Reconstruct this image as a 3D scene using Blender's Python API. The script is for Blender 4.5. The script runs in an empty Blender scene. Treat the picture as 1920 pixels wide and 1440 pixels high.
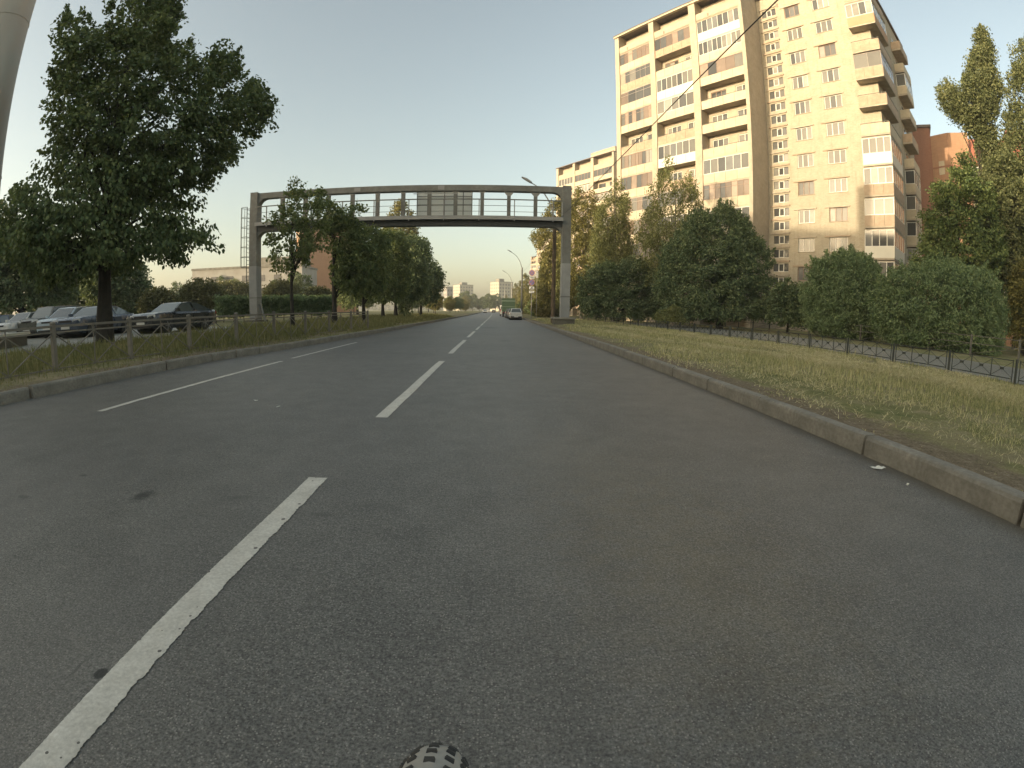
import bpy, bmesh, math, random
import numpy as np
from mathutils import Vector, Matrix

R = math.radians
sc = bpy.context.scene
col = sc.collection
random.seed(11)
rng = np.random.default_rng(11)

# ------------------------------------------------------------------ camera
EYE = 1.2175
YAW, PITCH, ROLL = 0.0319, -0.1544, 0.0146
LF, LK3, LK5 = 891.94, 0.1054, -0.0287          # action camera lens: r(px of 1920) = f (t + k3 t^3 + k5 t^5)

cy_, sy_, cp_, sp_ = math.cos(YAW), math.sin(YAW), math.cos(PITCH), math.sin(PITCH)
c_f = np.array([sy_ * cp_, cy_ * cp_, sp_]); c_r = np.array([cy_, -sy_, 0.0]); c_u = np.cross(c_r, c_f)
c_r, c_u = c_r * math.cos(ROLL) + c_u * math.sin(ROLL), -c_r * math.sin(ROLL) + c_u * math.cos(ROLL)

cam = bpy.data.cameras.new('Camera')
cam_o = bpy.data.objects.new('Camera', cam)
col.objects.link(cam_o)
m = Matrix(((c_r[0], c_u[0], -c_f[0], 0), (c_r[1], c_u[1], -c_f[1], 0), (c_r[2], c_u[2], -c_f[2], EYE), (0, 0, 0, 1)))
cam_o.matrix_world = m
cam.type = 'PANO'
cam.clip_start = 0.02
cam.clip_end = 6000
cam.sensor_fit = 'HORIZONTAL'
cam.sensor_width = 36.0
cc = cam.cycles if hasattr(cam, 'cycles') and hasattr(cam.cycles, 'panorama_type') else cam
cc.panorama_type = 'FISHEYE_LENS_POLYNOMIAL'
_t = np.linspace(0.001, 1.45, 600)
_r = LF * (_t + LK3 * _t ** 3 + LK5 * _t ** 5) * 36.0 / 1920.0
_A = np.stack([_r, _r ** 2, _r ** 3, _r ** 4], 1)
_k, *_ = np.linalg.lstsq(_A, _t, rcond=None)
cc.fisheye_fov = math.pi
cc.fisheye_polynomial_k0 = 0.0
cc.fisheye_polynomial_k1 = -float(_k[0])
cc.fisheye_polynomial_k2 = -float(_k[1])
cc.fisheye_polynomial_k3 = -float(_k[2])
cc.fisheye_polynomial_k4 = -float(_k[3])
sc.camera = cam_o

# ------------------------------------------------------------------ sky, sun, exposure
SUN_EL = R(9.0)
SUN_AZ = R(-117.0)                    # bearing from +Y, clockwise: the sun stands low over the left side of the street
world = bpy.data.worlds.new('World'); sc.world = world
world.use_nodes = True
wn = world.node_tree; wn.nodes.clear()
sky = wn.nodes.new('ShaderNodeTexSky'); sky.sky_type = 'NISHITA'; sky.sun_disc = False
sky.sun_elevation = SUN_EL; sky.sun_rotation = SUN_AZ
sky.air_density = 1.0; sky.dust_density = 3.0; sky.ozone_density = 1.0; sky.altitude = 20
bg = wn.nodes.new('ShaderNodeBackground'); bg.inputs[1].default_value = 0.15
wo = wn.nodes.new('ShaderNodeOutputWorld')
hs = wn.nodes.new('ShaderNodeHueSaturation'); hs.inputs['Saturation'].default_value = 0.72     # thin summer haze takes the blue out of the sky
tint = wn.nodes.new('ShaderNodeMix'); tint.data_type = 'RGBA'; tint.blend_type = 'MULTIPLY'; tint.inputs[0].default_value = 1.0; tint.inputs[7].default_value = (1.14, 1.085, 0.935, 1)
wn.links.new(sky.outputs[0], hs.inputs['Color']); wn.links.new(hs.outputs[0], tint.inputs[6]); wn.links.new(tint.outputs[2], bg.inputs[0]); wn.links.new(bg.outputs[0], wo.inputs[0])

sun = bpy.data.lights.new('Sun', 'SUN'); sun.energy = 2.4; sun.angle = R(0.6); sun.color = (1.0, 0.82, 0.56)
sun_o = bpy.data.objects.new('Sun', sun); col.objects.link(sun_o)
sd = Vector((math.sin(SUN_AZ) * math.cos(SUN_EL), math.cos(SUN_AZ) * math.cos(SUN_EL), math.sin(SUN_EL)))
sun_o.rotation_euler = sd.to_track_quat('Z', 'Y').to_euler()
sun_o.location = (-40, 0, 40)

sc.view_settings.view_transform = 'Standard'
sc.view_settings.look = 'None'
sc.view_settings.exposure = 1.27
sc.view_settings.gamma = 1.0
sc.view_settings.use_curve_mapping = False
sc.cycles.max_bounces = 6
sc.cycles.transparent_max_bounces = 8
sc.cycles.use_denoising = True

# ------------------------------------------------------------------ surveying: a sight line at a known distance gives a point in the place
_tt = np.linspace(0, 1.6, 3000)
_rr = LF * (_tt + LK3 * _tt ** 3 + LK5 * _tt ** 5)
def sight(px, py):
    d = np.array([px - 960.0, py - 720.0]); r = math.hypot(*d) or 1e-6
    th = float(np.interp(r, _rr, _tt))
    v = math.sin(th) * (c_r * d[0] / r - c_u * d[1] / r) + math.cos(th) * c_f
    return v
def spot(px, dist):
    """ground position on the bearing of a sight line, at a horizontal distance"""
    v = sight(px, 590.0); h = math.hypot(v[0], v[1])
    return (v[0] / h * dist, v[1] / h * dist)
def height(px, py, dist):
    v = sight(px, py); return EYE + v[2] / math.hypot(v[0], v[1]) * dist

# ------------------------------------------------------------------ materials
MATS = {}
def nodes_of(name):
    mt = bpy.data.materials.new(name); mt.use_nodes = True
    nt = mt.node_tree; nt.nodes.clear()
    out = nt.nodes.new('ShaderNodeOutputMaterial')
    b = nt.nodes.new('ShaderNodeBsdfPrincipled'); nt.links.new(b.outputs[0], out.inputs[0])
    return mt, nt, b, out
def ramp(nt, src, stops):
    r = nt.nodes.new('ShaderNodeValToRGB'); e = r.color_ramp.elements
    while len(e) < len(stops): e.new(0.5)
    for i, (p, c) in enumerate(stops):
        e[i].position = p; e[i].color = (c[0], c[1], c[2], 1) if isinstance(c, (tuple, list)) else (c, c, c, 1)
    nt.links.new(src, r.inputs[0]); return r.outputs[0]
def noise(nt, vec, scale, detail=4, rough=0.55):
    n = nt.nodes.new('ShaderNodeTexNoise'); n.inputs['Scale'].default_value = scale
    n.inputs['Detail'].default_value = detail; n.inputs['Roughness'].default_value = rough
    nt.links.new(vec, n.inputs['Vector']); return n.outputs['Fac']
def mixc(nt, fac, a, b, mode='MIX'):
    x = nt.nodes.new('ShaderNodeMix'); x.data_type = 'RGBA'; x.blend_type = mode
    for i, v in ((0, fac), (6, a), (7, b)):
        if hasattr(v, 'is_output') or isinstance(v, bpy.types.NodeSocket): nt.links.new(v, x.inputs[i])
        else: x.inputs[i].default_value = v if i == 0 else (v[0], v[1], v[2], 1)
    return x.outputs[2]
def math_(nt, op, a, b=None, c=None):
    x = nt.nodes.new('ShaderNodeMath'); x.operation = op
    for i, v in enumerate((a, b, c)):
        if v is None: continue
        if isinstance(v, bpy.types.NodeSocket): nt.links.new(v, x.inputs[i])
        else: x.inputs[i].default_value = v
    return x.outputs[0]
def coords(nt, kind='Object'):
    t = nt.nodes.new('ShaderNodeTexCoord'); return t.outputs[kind]
def gpos(nt):
    g = nt.nodes.new('ShaderNodeNewGeometry'); return g.outputs['Position']
def bump(nt, b, h, strength=0.3, dist=0.01):
    bp = nt.nodes.new('ShaderNodeBump'); bp.inputs['Strength'].default_value = strength; bp.inputs['Distance'].default_value = dist
    nt.links.new(h, bp.inputs['Height']); nt.links.new(bp.outputs[0], b.inputs['Normal'])
def simple(name, c, rough=0.7, metal=0.0, var=0.18, scale=3.0, spec=0.4, bmp=0.0, fine=None):
    """a plain surface with uneven colour: base colour drifting by var at a given noise scale"""
    mt, nt, b, out = nodes_of(name)
    v = coords(nt)
    n = noise(nt, v, scale, 5, 0.6)
    lo = tuple(x * (1 - var) for x in c); hi = tuple(min(1, x * (1 + var)) for x in c)
    cs = ramp(nt, n, [(0.3, lo), (0.7, hi)])
    if fine:
        n2 = noise(nt, v, fine[0], 3, 0.6)
        cs = mixc(nt, ramp(nt, n2, [(0.35, 0.0), (0.62, fine[1])]), cs, fine[2])
    nt.links.new(cs, b.inputs['Base Color'])
    b.inputs['Roughness'].default_value = rough; b.inputs['Metallic'].default_value = metal
    b.inputs['Specular IOR Level'].default_value = spec
    if bmp: bump(nt, b, noise(nt, v, scale * 12, 4), bmp, 0.01)
    MATS[name] = mt; return mt

def leaf_mat(name, dark, mid, light, trans=0.25):
    mt, nt, b, out = nodes_of(name)
    g = nt.nodes.new('ShaderNodeNewGeometry')
    n = noise(nt, coords(nt), 0.55, 3, 0.6)
    f = math_(nt, 'ADD', math_(nt, 'MULTIPLY', g.outputs['Random Per Island'], 0.55), math_(nt, 'MULTIPLY', n, 0.5))
    cs = ramp(nt, f, [(0.22, dark), (0.55, mid), (0.85, light)])
    nt.links.new(cs, b.inputs['Base Color'])
    b.inputs['Roughness'].default_value = 0.62; b.inputs['Specular IOR Level'].default_value = 0.25
    tr = nt.nodes.new('ShaderNodeBsdfTranslucent'); nt.links.new(mixc(nt, 0.5, cs, (light[0] * 1.2, light[1] * 1.25, light[2] * 0.6)), tr.inputs[0])
    mx = nt.nodes.new('ShaderNodeMixShader'); mx.inputs[0].default_value = trans
    nt.links.new(b.outputs[0], mx.inputs[1]); nt.links.new(tr.outputs[0], mx.inputs[2]); nt.links.new(mx.outputs[0], out.inputs[0])
    MATS[name] = mt; return mt

def asphalt_mat(name, base, stains=False, warm=1.0):
    mt, nt, b, out = nodes_of(name)
    p = gpos(nt)
    big = noise(nt, p, 0.35, 4, 0.6); mid = noise(nt, p, 3.0, 5, 0.65); fine = noise(nt, p, 90.0, 3, 0.7)
    vo = nt.nodes.new('ShaderNodeTexVoronoi'); vo.inputs['Scale'].default_value = 95.0; nt.links.new(p, vo.inputs['Vector'])
    cs = ramp(nt, big, [(0.3, (base * 0.86, base * 0.86 * 0.99, base * 0.78 * warm)), (0.72, (base * 1.12, base * 1.11, base * 0.98 * warm))])
    cs = mixc(nt, 0.6, cs, ramp(nt, mid, [(0.25, 0.3), (0.75, 0.7)]), 'OVERLAY')
    cs = mixc(nt, 0.9, cs, ramp(nt, fine, [(0.32, 0.12), (0.68, 0.88)]), 'OVERLAY')
    coarse = noise(nt, p, 34.0, 4, 0.75)
    cs = mixc(nt, 0.55, cs, ramp(nt, coarse, [(0.33, 0.2), (0.67, 0.8)]), 'OVERLAY')
    # pale stone chips in the binder
    sep = nt.nodes.new('ShaderNodeSeparateColor'); nt.links.new(vo.outputs['Color'], sep.inputs[0])
    chip = math_(nt, 'MULTIPLY', math_(nt, 'LESS_THAN', vo.outputs['Distance'], 0.33), math_(nt, 'GREATER_THAN', sep.outputs[0], 0.72))
    cs = mixc(nt, math_(nt, 'MULTIPLY', chip, 0.7), cs, (base * 2.6, base * 2.5, base * 2.2))
    pit = math_(nt, 'MULTIPLY', math_(nt, 'LESS_THAN', vo.outputs['Distance'], 0.4), math_(nt, 'LESS_THAN', sep.outputs[1], 0.14))
    cs = mixc(nt, math_(nt, 'MULTIPLY', pit, 0.6), cs, (base * 0.25, base * 0.25, base * 0.22))
    sx = nt.nodes.new('ShaderNodeSeparateXYZ'); nt.links.new(p, sx.inputs[0])
    if stains:
        # lengthwise tyre polish, a warm glow tinted into the near lane and a few oil spots
        wv = math_(nt, 'SINE', math_(nt, 'MULTIPLY_ADD', sx.outputs[0], 3.4, 0.6))
        trk = math_(nt, 'MULTIPLY', math_(nt, 'MULTIPLY_ADD', wv, 0.5, 0.5), ramp(nt, big, [(0.3, 0.0), (0.7, 0.35)]))
        cs = mixc(nt, trk, cs, (base * 1.25, base * 1.2, base * 1.1))
        def blob(x, y, rx, ry, amt, colr, edge=0.35):
            nonlocal cs
            dx = math_(nt, 'DIVIDE', math_(nt, 'SUBTRACT', sx.outputs[0], x), rx)
            dy = math_(nt, 'DIVIDE', math_(nt, 'SUBTRACT', sx.outputs[1], y), ry)
            d = math_(nt, 'SQRT', math_(nt, 'ADD', math_(nt, 'MULTIPLY', dx, dx), math_(nt, 'MULTIPLY', dy, dy)))
            w = noise(nt, p, 9.0, 5, 0.7)
            d = math_(nt, 'ADD', d, math_(nt, 'MULTIPLY_ADD', w, 2.4, -1.2))
            f = ramp(nt, d, [(edge, amt), (1.0, 0.0)])
            cs = mixc(nt, f, cs, colr)
        dk = (base * 0.2, base * 0.21, base * 0.19)
        blob(-2.44, 2.66, 0.10, 0.13, 0.85, dk); blob(-1.73, 2.78, 0.12, 0.06, 0.3, dk); blob(-1.06, 2.60, 0.09, 0.04, 0.4, dk)
        blob(-3.3, 2.9, 0.05, 0.03, 0.6, dk); blob(-3.4, 2.35, 0.10, 0.04, 0.45, dk)
        blob(-1.41, 1.06, 0.025, 0.03, 0.95, dk, 0.6)
        blob(-0.6, 33.0, 0.9, 1.6, 0.45, dk); blob(1.0, 46.0, 0.7, 1.2, 0.6, dk); blob(0.3, 19.0, 0.3, 0.7, 0.3, dk)
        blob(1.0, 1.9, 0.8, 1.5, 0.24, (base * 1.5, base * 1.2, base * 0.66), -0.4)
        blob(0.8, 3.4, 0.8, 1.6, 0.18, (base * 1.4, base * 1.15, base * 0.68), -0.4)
        # grit and silt lying along the right gutter
        gd = math_(nt, 'ADD', math_(nt, 'SUBTRACT', 3.46, sx.outputs[0]), math_(nt, 'MULTIPLY_ADD', noise(nt, p, 5.0, 6, 0.75), 0.30, -0.15))
        cs = mixc(nt, ramp(nt, gd, [(0.02, 0.7), (0.22, 0.0)]), cs, (base * 0.95, base * 0.82, base * 0.58))
        # hairline crack along the paving seam left of the lane line
        cr = math_(nt, 'ABSOLUTE', math_(nt, 'SUBTRACT', math_(nt, 'ADD', sx.outputs[0], math_(nt, 'MULTIPLY', noise(nt, p, 1.2, 6, 0.7), 0.16)), -1.44))
        cs = mixc(nt, math_(nt, 'MULTIPLY', math_(nt, 'LESS_THAN', cr, 0.007), ramp(nt, mid, [(0.5, 0.0), (0.62, 0.4)])), cs, dk)
    nt.links.new(cs, b.inputs['Base Color'])
    b.inputs['Roughness'].default_value = 0.58; b.inputs['Specular IOR Level'].default_value = 0.5
    hh = math_(nt, 'ADD', math_(nt, 'MULTIPLY', fine, 0.7), math_(nt, 'MULTIPLY', vo.outputs['Distance'], 0.5))
    bump(nt, b, hh, 0.55, 0.006)
    MATS[name] = mt; return mt

def paint_mat():
    mt, nt, b, out = nodes_of('road_paint')
    p = gpos(nt)
    n = noise(nt, p, 6, 5, 0.65); f = noise(nt, p, 60, 4, 0.7)
    cs = ramp(nt, n, [(0.3, (0.42, 0.41, 0.36)), (0.7, (0.56, 0.55, 0.49))])
    cs = mixc(nt, 0.5, cs, ramp(nt, f, [(0.3, 0.3), (0.7, 0.7)]), 'OVERLAY')
    vo = nt.nodes.new('ShaderNodeTexVoronoi'); vo.inputs['Scale'].default_value = 16.0; nt.links.new(p, vo.inputs['Vector'])
    sep = nt.nodes.new('ShaderNodeSeparateColor'); nt.links.new(vo.outputs['Color'], sep.inputs[0])
    hole = math_(nt, 'LESS_THAN', vo.outputs['Distance'], math_(nt, 'MULTIPLY', math_(nt, 'GREATER_THAN', sep.outputs[0], 0.62), math_(nt, 'MULTIPLY', sep.outputs[1], 0.23)))
    cs = mixc(nt, hole, cs, (0.11, 0.105, 0.095))
    nt.links.new(cs, b.inputs['Base Color']); b.inputs['Roughness'].default_value = 0.7
    bump(nt, b, f, 0.3, 0.004)
    MATS['road_paint'] = mt

def ground_mat():
    mt, nt, b, out = nodes_of('ground_turf')
    p = gpos(nt)
    big = noise(nt, p, 0.5, 5, 0.65); mid = noise(nt, p, 2.6, 5, 0.7); fine = noise(nt, p, 45, 4, 0.75)
    cs = ramp(nt, mid, [(0.3, (0.12, 0.135, 0.055)), (0.5, (0.20, 0.20, 0.088)), (0.7, (0.31, 0.265, 0.165))])
    cs = mixc(nt, ramp(nt, big, [(0.45, 0.0), (0.68, 0.7)]), cs, (0.30, 0.25, 0.165))
    # trodden earth along the kerbs
    sx = nt.nodes.new('ShaderNodeSeparateXYZ'); nt.links.new(p, sx.inputs[0])
    dr = math_(nt, 'MINIMUM', math_(nt, 'ABSOLUTE', math_(nt, 'SUBTRACT', sx.outputs[0], 3.6)), math_(nt, 'ABSOLUTE', math_(nt, 'ADD', sx.outputs[0], 7.6)))
    dd = math_(nt, 'ADD', dr, math_(nt, 'MULTIPLY_ADD', noise(nt, p, 2.2, 6, 0.75), 2.0, -1.0))
    soil = ramp(nt, noise(nt, p, 14, 6, 0.75), [(0.3, (0.10, 0.078, 0.052)), (0.55, (0.21, 0.172, 0.12)), (0.75, (0.33, 0.29, 0.22))])
    cs = mixc(nt, ramp(nt, dd, [(0.35, 0.95), (0.75, 0.0)]), cs, soil)
    cs = mixc(nt, 0.8, cs, ramp(nt, fine, [(0.25, 0.2), (0.75, 0.8)]), 'OVERLAY')
    nt.links.new(cs, b.inputs['Base Color']); b.inputs['Roughness'].default_value = 0.95; b.inputs['Specular IOR Level'].default_value = 0.1
    bump(nt, b, fine, 0.8, 0.03)
    MATS['ground_turf'] = mt

def brick_mat(name, c1, c2, mortar, bw=0.26, bh=0.088, stain=(0.30, 0.24, 0.17)):
    mt, nt, b, out = nodes_of(name)
    v = coords(nt)
    sx = nt.nodes.new('ShaderNodeSeparateXYZ'); nt.links.new(v, sx.inputs[0])
    cb = nt.nodes.new('ShaderNodeCombineXYZ')
    nt.links.new(math_(nt, 'ADD', sx.outputs[0], sx.outputs[1]), cb.inputs[0]); nt.links.new(sx.outputs[2], cb.inputs[1])
    br = nt.nodes.new('ShaderNodeTexBrick'); nt.links.new(cb.outputs[0], br.inputs['Vector'])
    br.inputs['Color1'].default_value = (*c1, 1); br.inputs['Color2'].default_value = (*c2, 1); br.inputs['Mortar'].default_value = (*mortar, 1)
    br.inputs['Scale'].default_value = 1.0; br.inputs['Brick Width'].default_value = bw; br.inputs['Row Height'].default_value = bh; br.inputs['Mortar Size'].default_value = 0.008
    n = noise(nt, v, 0.9, 6, 0.7)
    mp = nt.nodes.new('ShaderNodeMapping'); mp.inputs['Scale'].default_value = (2.5, 2.5, 0.35); nt.links.new(v, mp.inputs[0])
    n2 = noise(nt, mp.outputs[0], 1.0, 5, 0.7)
    cs = mixc(nt, ramp(nt, n, [(0.46, 0.0), (0.72, 0.35)]), br.outputs[0], stain)
    cs = mixc(nt, ramp(nt, n2, [(0.5, 0.0), (0.75, 0.4)]), cs, tuple(x * 0.8 for x in stain))
    nt.links.new(cs, b.inputs['Base Color']); b.inputs['Roughness'].default_value = 0.9; b.inputs['Specular IOR Level'].default_value = 0.2
    MATS[name] = mt; return mt

def glass_mat(name, c, rough=0.06, spec=0.6):
    mt, nt, b, out = nodes_of(name)
    g = nt.nodes.new('ShaderNodeObjectInfo')
    n = noise(nt, coords(nt), 1.4, 2)
    f = math_(nt, 'MULTIPLY_ADD', g.outputs['Random'], 0.7, math_(nt, 'MULTIPLY', n, 0.3))
    nt.links.new(ramp(nt, f, [(0.15, tuple(x * 0.6 for x in c)), (0.6, c), (0.95, tuple(min(1, x * 2.0) for x in c))]), b.inputs['Base Color'])
    b.inputs['Roughness'].default_value = rough; b.inputs['Specular IOR Level'].default_value = spec
    MATS[name] = mt; return mt

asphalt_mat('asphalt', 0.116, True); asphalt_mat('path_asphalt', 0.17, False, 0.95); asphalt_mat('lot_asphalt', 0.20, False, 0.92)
paint_mat(); ground_mat()
brick_mat('cream_brick', (0.47, 0.425, 0.325), (0.41, 0.36, 0.27), (0.36, 0.31, 0.24), stain=(0.24, 0.19, 0.135))
brick_mat('red_brick', (0.32, 0.165, 0.11), (0.28, 0.14, 0.095), (0.28, 0.17, 0.125), stain=(0.25, 0.12, 0.08))
brick_mat('orange_brick', (0.43, 0.255, 0.155), (0.38, 0.215, 0.13), (0.34, 0.22, 0.15), stain=(0.30, 0.17, 0.11))
simple('kerb_stone_mat', (0.205, 0.195, 0.165), 0.9, var=0.3, scale=2.5, bmp=0.5, fine=(24, 0.4, (0.10, 0.092, 0.072)))
simple('plaster', (0.45, 0.385, 0.295), 0.88, var=0.1, scale=0.8, fine=(3.0, 0.25, (0.28, 0.22, 0.155)))
simple('plaster_pink', (0.44, 0.28, 0.175), 0.88, var=0.08, scale=1.2)
simple('panel_cream', (0.52, 0.455, 0.335), 0.8, var=0.1, scale=0.9, fine=(2.2, 0.25, (0.34, 0.27, 0.18)))
simple('panel_tan', (0.42, 0.325, 0.235), 0.8, var=0.14, scale=1.1, fine=(2.6, 0.35, (0.24, 0.18, 0.125)))
simple('panel_white', (0.64, 0.62, 0.53), 0.55, var=0.04, scale=0.8)
simple('slab_concrete', (0.40, 0.345, 0.27), 0.9, var=0.2, scale=1.5)
simple('roof_edge', (0.16, 0.13, 0.11), 0.7, var=0.2)
simple('window_white', (0.68, 0.66, 0.59), 0.4, var=0.04)
simple('frame_brown', (0.25, 0.17, 0.125), 0.6, var=0.2)
simple('frame_grey', (0.36, 0.31, 0.27), 0.6, var=0.2)
glass_mat('glass_dark', (0.095, 0.096, 0.092)); glass_mat('glass_curtain', (0.19, 0.182, 0.16), 0.12, 0.5); glass_mat('glass_brown', (0.23, 0.175, 0.135), 0.10, 0.6)
simple('steel_grey', (0.165, 0.168, 0.152), 0.55, 0.0, var=0.2, scale=0.7, fine=(3.5, 0.5, (0.105, 0.095, 0.078)))
simple('steel_pale', (0.30, 0.30, 0.285), 0.6, 0.0, var=0.14, scale=1.1, fine=(2.2, 0.5, (0.19, 0.19, 0.18)))
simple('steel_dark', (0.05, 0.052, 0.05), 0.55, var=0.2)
def sheet_mat():
    mt, nt, b, out = nodes_of('sheet_grey')
    cs = ramp(nt, noise(nt, coords(nt), 0.6, 4), [(0.3, (0.74, 0.76, 0.74)), (0.7, (0.82, 0.83, 0.80))])
    nt.links.new(cs, b.inputs['Base Color']); b.inputs['Roughness'].default_value = 0.5
    tr = nt.nodes.new('ShaderNodeBsdfTranslucent'); tr.inputs[0].default_value = (0.85, 0.87, 0.85, 1)
    mx = nt.nodes.new('ShaderNodeMixShader'); mx.inputs[0].default_value = 0.55
    nt.links.new(b.outputs[0], mx.inputs[1]); nt.links.new(tr.outputs[0], mx.inputs[2]); nt.links.new(mx.outputs[0], out.inputs[0]); MATS['sheet_grey'] = mt
sheet_mat()
simple('galvanised', (0.165, 0.155, 0.128), 0.55, 0.0, var=0.16, scale=2.0, fine=(9, 0.3, (0.11, 0.09, 0.07)))
simple('fence_black', (0.048, 0.052, 0.044), 0.55, var=0.25, scale=4)
simple('fence_grey', (0.12, 0.115, 0.095), 0.65, var=0.2)
simple('concrete', (0.24, 0.225, 0.19), 0.92, var=0.25, scale=1.4, bmp=0.3)
simple('concrete_dark', (0.13, 0.12, 0.095), 0.92, var=0.25, scale=1.4)
simple('pylon_paint', (0.44, 0.405, 0.345), 0.5, var=0.14, scale=0.35, fine=(0.7, 0.6, (0.40, 0.31, 0.245)))
simple('bark', (0.060, 0.050, 0.038), 0.95, var=0.35, scale=5, bmp=0.8)
simple('bark_dark', (0.030, 0.027, 0.022), 0.95, var=0.35, scale=5, bmp=0.8)
simple('bark_birch', (0.42, 0.38, 0.31), 0.9, var=0.3, scale=3, fine=(3.5, 0.8, (0.05, 0.045, 0.04)))
simple('pole_wood', (0.115, 0.085, 0.055), 0.9, var=0.25, scale=2)
simple('lamp_metal', (0.27, 0.26, 0.24), 0.5, 0.2, var=0.1)
simple('tyre_rubber', (0.050, 0.050, 0.047), 0.85, var=0.25, scale=8)
simple('tread_rubber', (0.36, 0.35, 0.315), 0.9, var=0.15, scale=14)
simple('alloy', (0.20, 0.20, 0.20), 0.4, 0.5, var=0.05)
simple('plastic_black', (0.02, 0.02, 0.02), 0.5, var=0.1)
simple('chrome', (0.62, 0.62, 0.6), 0.2, 0.9, var=0.02)
simple('lamp_lens', (0.62, 0.63, 0.62), 0.12, 0.0, var=0.05)
simple('lamp_red', (0.32, 0.02, 0.018), 0.2, 0.0, var=0.05)
simple('plate_white', (0.62, 0.62, 0.58), 0.5, var=0.03)
simple('sign_blue', (0.16, 0.17, 0.33), 0.5, var=0.05); simple('sign_red', (0.42, 0.17, 0.16), 0.5, var=0.05)
simple('sign_white', (0.72, 0.72, 0.68), 0.5, var=0.04); simple('sign_black', (0.02, 0.02, 0.02), 0.5, var=0.04)
simple('truck_green', (0.15, 0.225, 0.125), 0.5, var=0.08); simple('truck_stripe', (0.42, 0.50, 0.36), 0.5, var=0.05)
simple('paper', (0.70, 0.69, 0.62), 0.85, var=0.08, scale=20)
simple('roof_red', (0.36, 0.135, 0.085), 0.6, var=0.08, scale=0.5)
simple('grey_panel', (0.40, 0.385, 0.35), 0.85, var=0.12, scale=0.3, fine=(0.5, 0.4, (0.30, 0.25, 0.2)))
simple('far_cream', (0.50, 0.455, 0.36), 0.9, var=0.06, scale=0.2); simple('far_dark', (0.16, 0.15, 0.14), 0.5, var=0.2)
simple('straw', (0.36, 0.315, 0.175), 0.95, var=0.2, scale=5)
def car_paint(name, c, met=0.0):
    mt, nt, b, out = nodes_of(name)
    b.inputs['Base Color'].default_value = (*c, 1); b.inputs['Roughness'].default_value = 0.28; b.inputs['Metallic'].default_value = met
    b.inputs['Coat Weight'].default_value = 0.6; b.inputs['Coat Roughness'].default_value = 0.06
    n = noise(nt, coords(nt), 4.0, 4)
    nt.links.new(ramp(nt, n, [(0.3, tuple(x * 0.88 for x in c)), (0.7, tuple(min(1, x * 1.08) for x in c))]), b.inputs['Base Color'])
    nt.links.new(ramp(nt, n, [(0.3, 0.22), (0.7, 0.4)]), b.inputs['Roughness'])
    MATS[name] = mt
glass_mat('car_glass', (0.085, 0.10, 0.095), 0.03, 1.0)
car_paint('paint_black', (0.028, 0.032, 0.034)); car_paint('paint_navy', (0.045, 0.065, 0.10)); car_paint('paint_ice', (0.40, 0.48, 0.53))
car_paint('paint_olive', (0.085, 0.086, 0.07)); car_paint('paint_silver', (0.60, 0.60, 0.57)); car_paint('paint_blue', (0.05, 0.07, 0.14)); car_paint('paint_white', (0.62, 0.62, 0.58)); car_paint('paint_graphite', (0.05, 0.052, 0.055))
leaf_mat('leaf_lime', (0.044, 0.070, 0.033), (0.093, 0.133, 0.056), (0.192, 0.225, 0.093), 0.25)
leaf_mat('leaf_street', (0.057, 0.088, 0.038), (0.122, 0.163, 0.064), (0.229, 0.254, 0.101), 0.28)
leaf_mat('leaf_dark', (0.064, 0.098, 0.053), (0.126, 0.171, 0.085), (0.234, 0.267, 0.130), 0.24)
leaf_mat('leaf_willow', (0.095, 0.142, 0.073), (0.167, 0.229, 0.109), (0.272, 0.327, 0.160), 0.26)
leaf_mat('leaf_birch', (0.097, 0.110, 0.044), (0.179, 0.191, 0.074), (0.289, 0.283, 0.118), 0.32)
leaf_mat('leaf_poplar', (0.081, 0.103, 0.047), (0.156, 0.174, 0.077), (0.264, 0.271, 0.130), 0.3)
leaf_mat('leaf_maple', (0.059, 0.092, 0.035), (0.127, 0.171, 0.063), (0.246, 0.281, 0.099), 0.28)
leaf_mat('leaf_sunlit_tint', (0.095, 0.101, 0.035), (0.189, 0.179, 0.058), (0.316, 0.272, 0.095), 0.32)  # low sun's gold put into the leaf colour of the lit trees
leaf_mat('leaf_russet', (0.080, 0.085, 0.041), (0.144, 0.144, 0.063), (0.220, 0.207, 0.091), 0.25)
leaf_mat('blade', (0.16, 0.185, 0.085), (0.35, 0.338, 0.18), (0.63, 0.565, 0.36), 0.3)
leaf_mat('blade_straw', (0.34, 0.30, 0.17), (0.50, 0.45, 0.27), (0.64, 0.58, 0.38), 0.2)
leaf_mat('blade_left', (0.085, 0.105, 0.042), (0.155, 0.165, 0.070), (0.28, 0.25, 0.125), 0.3)

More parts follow.
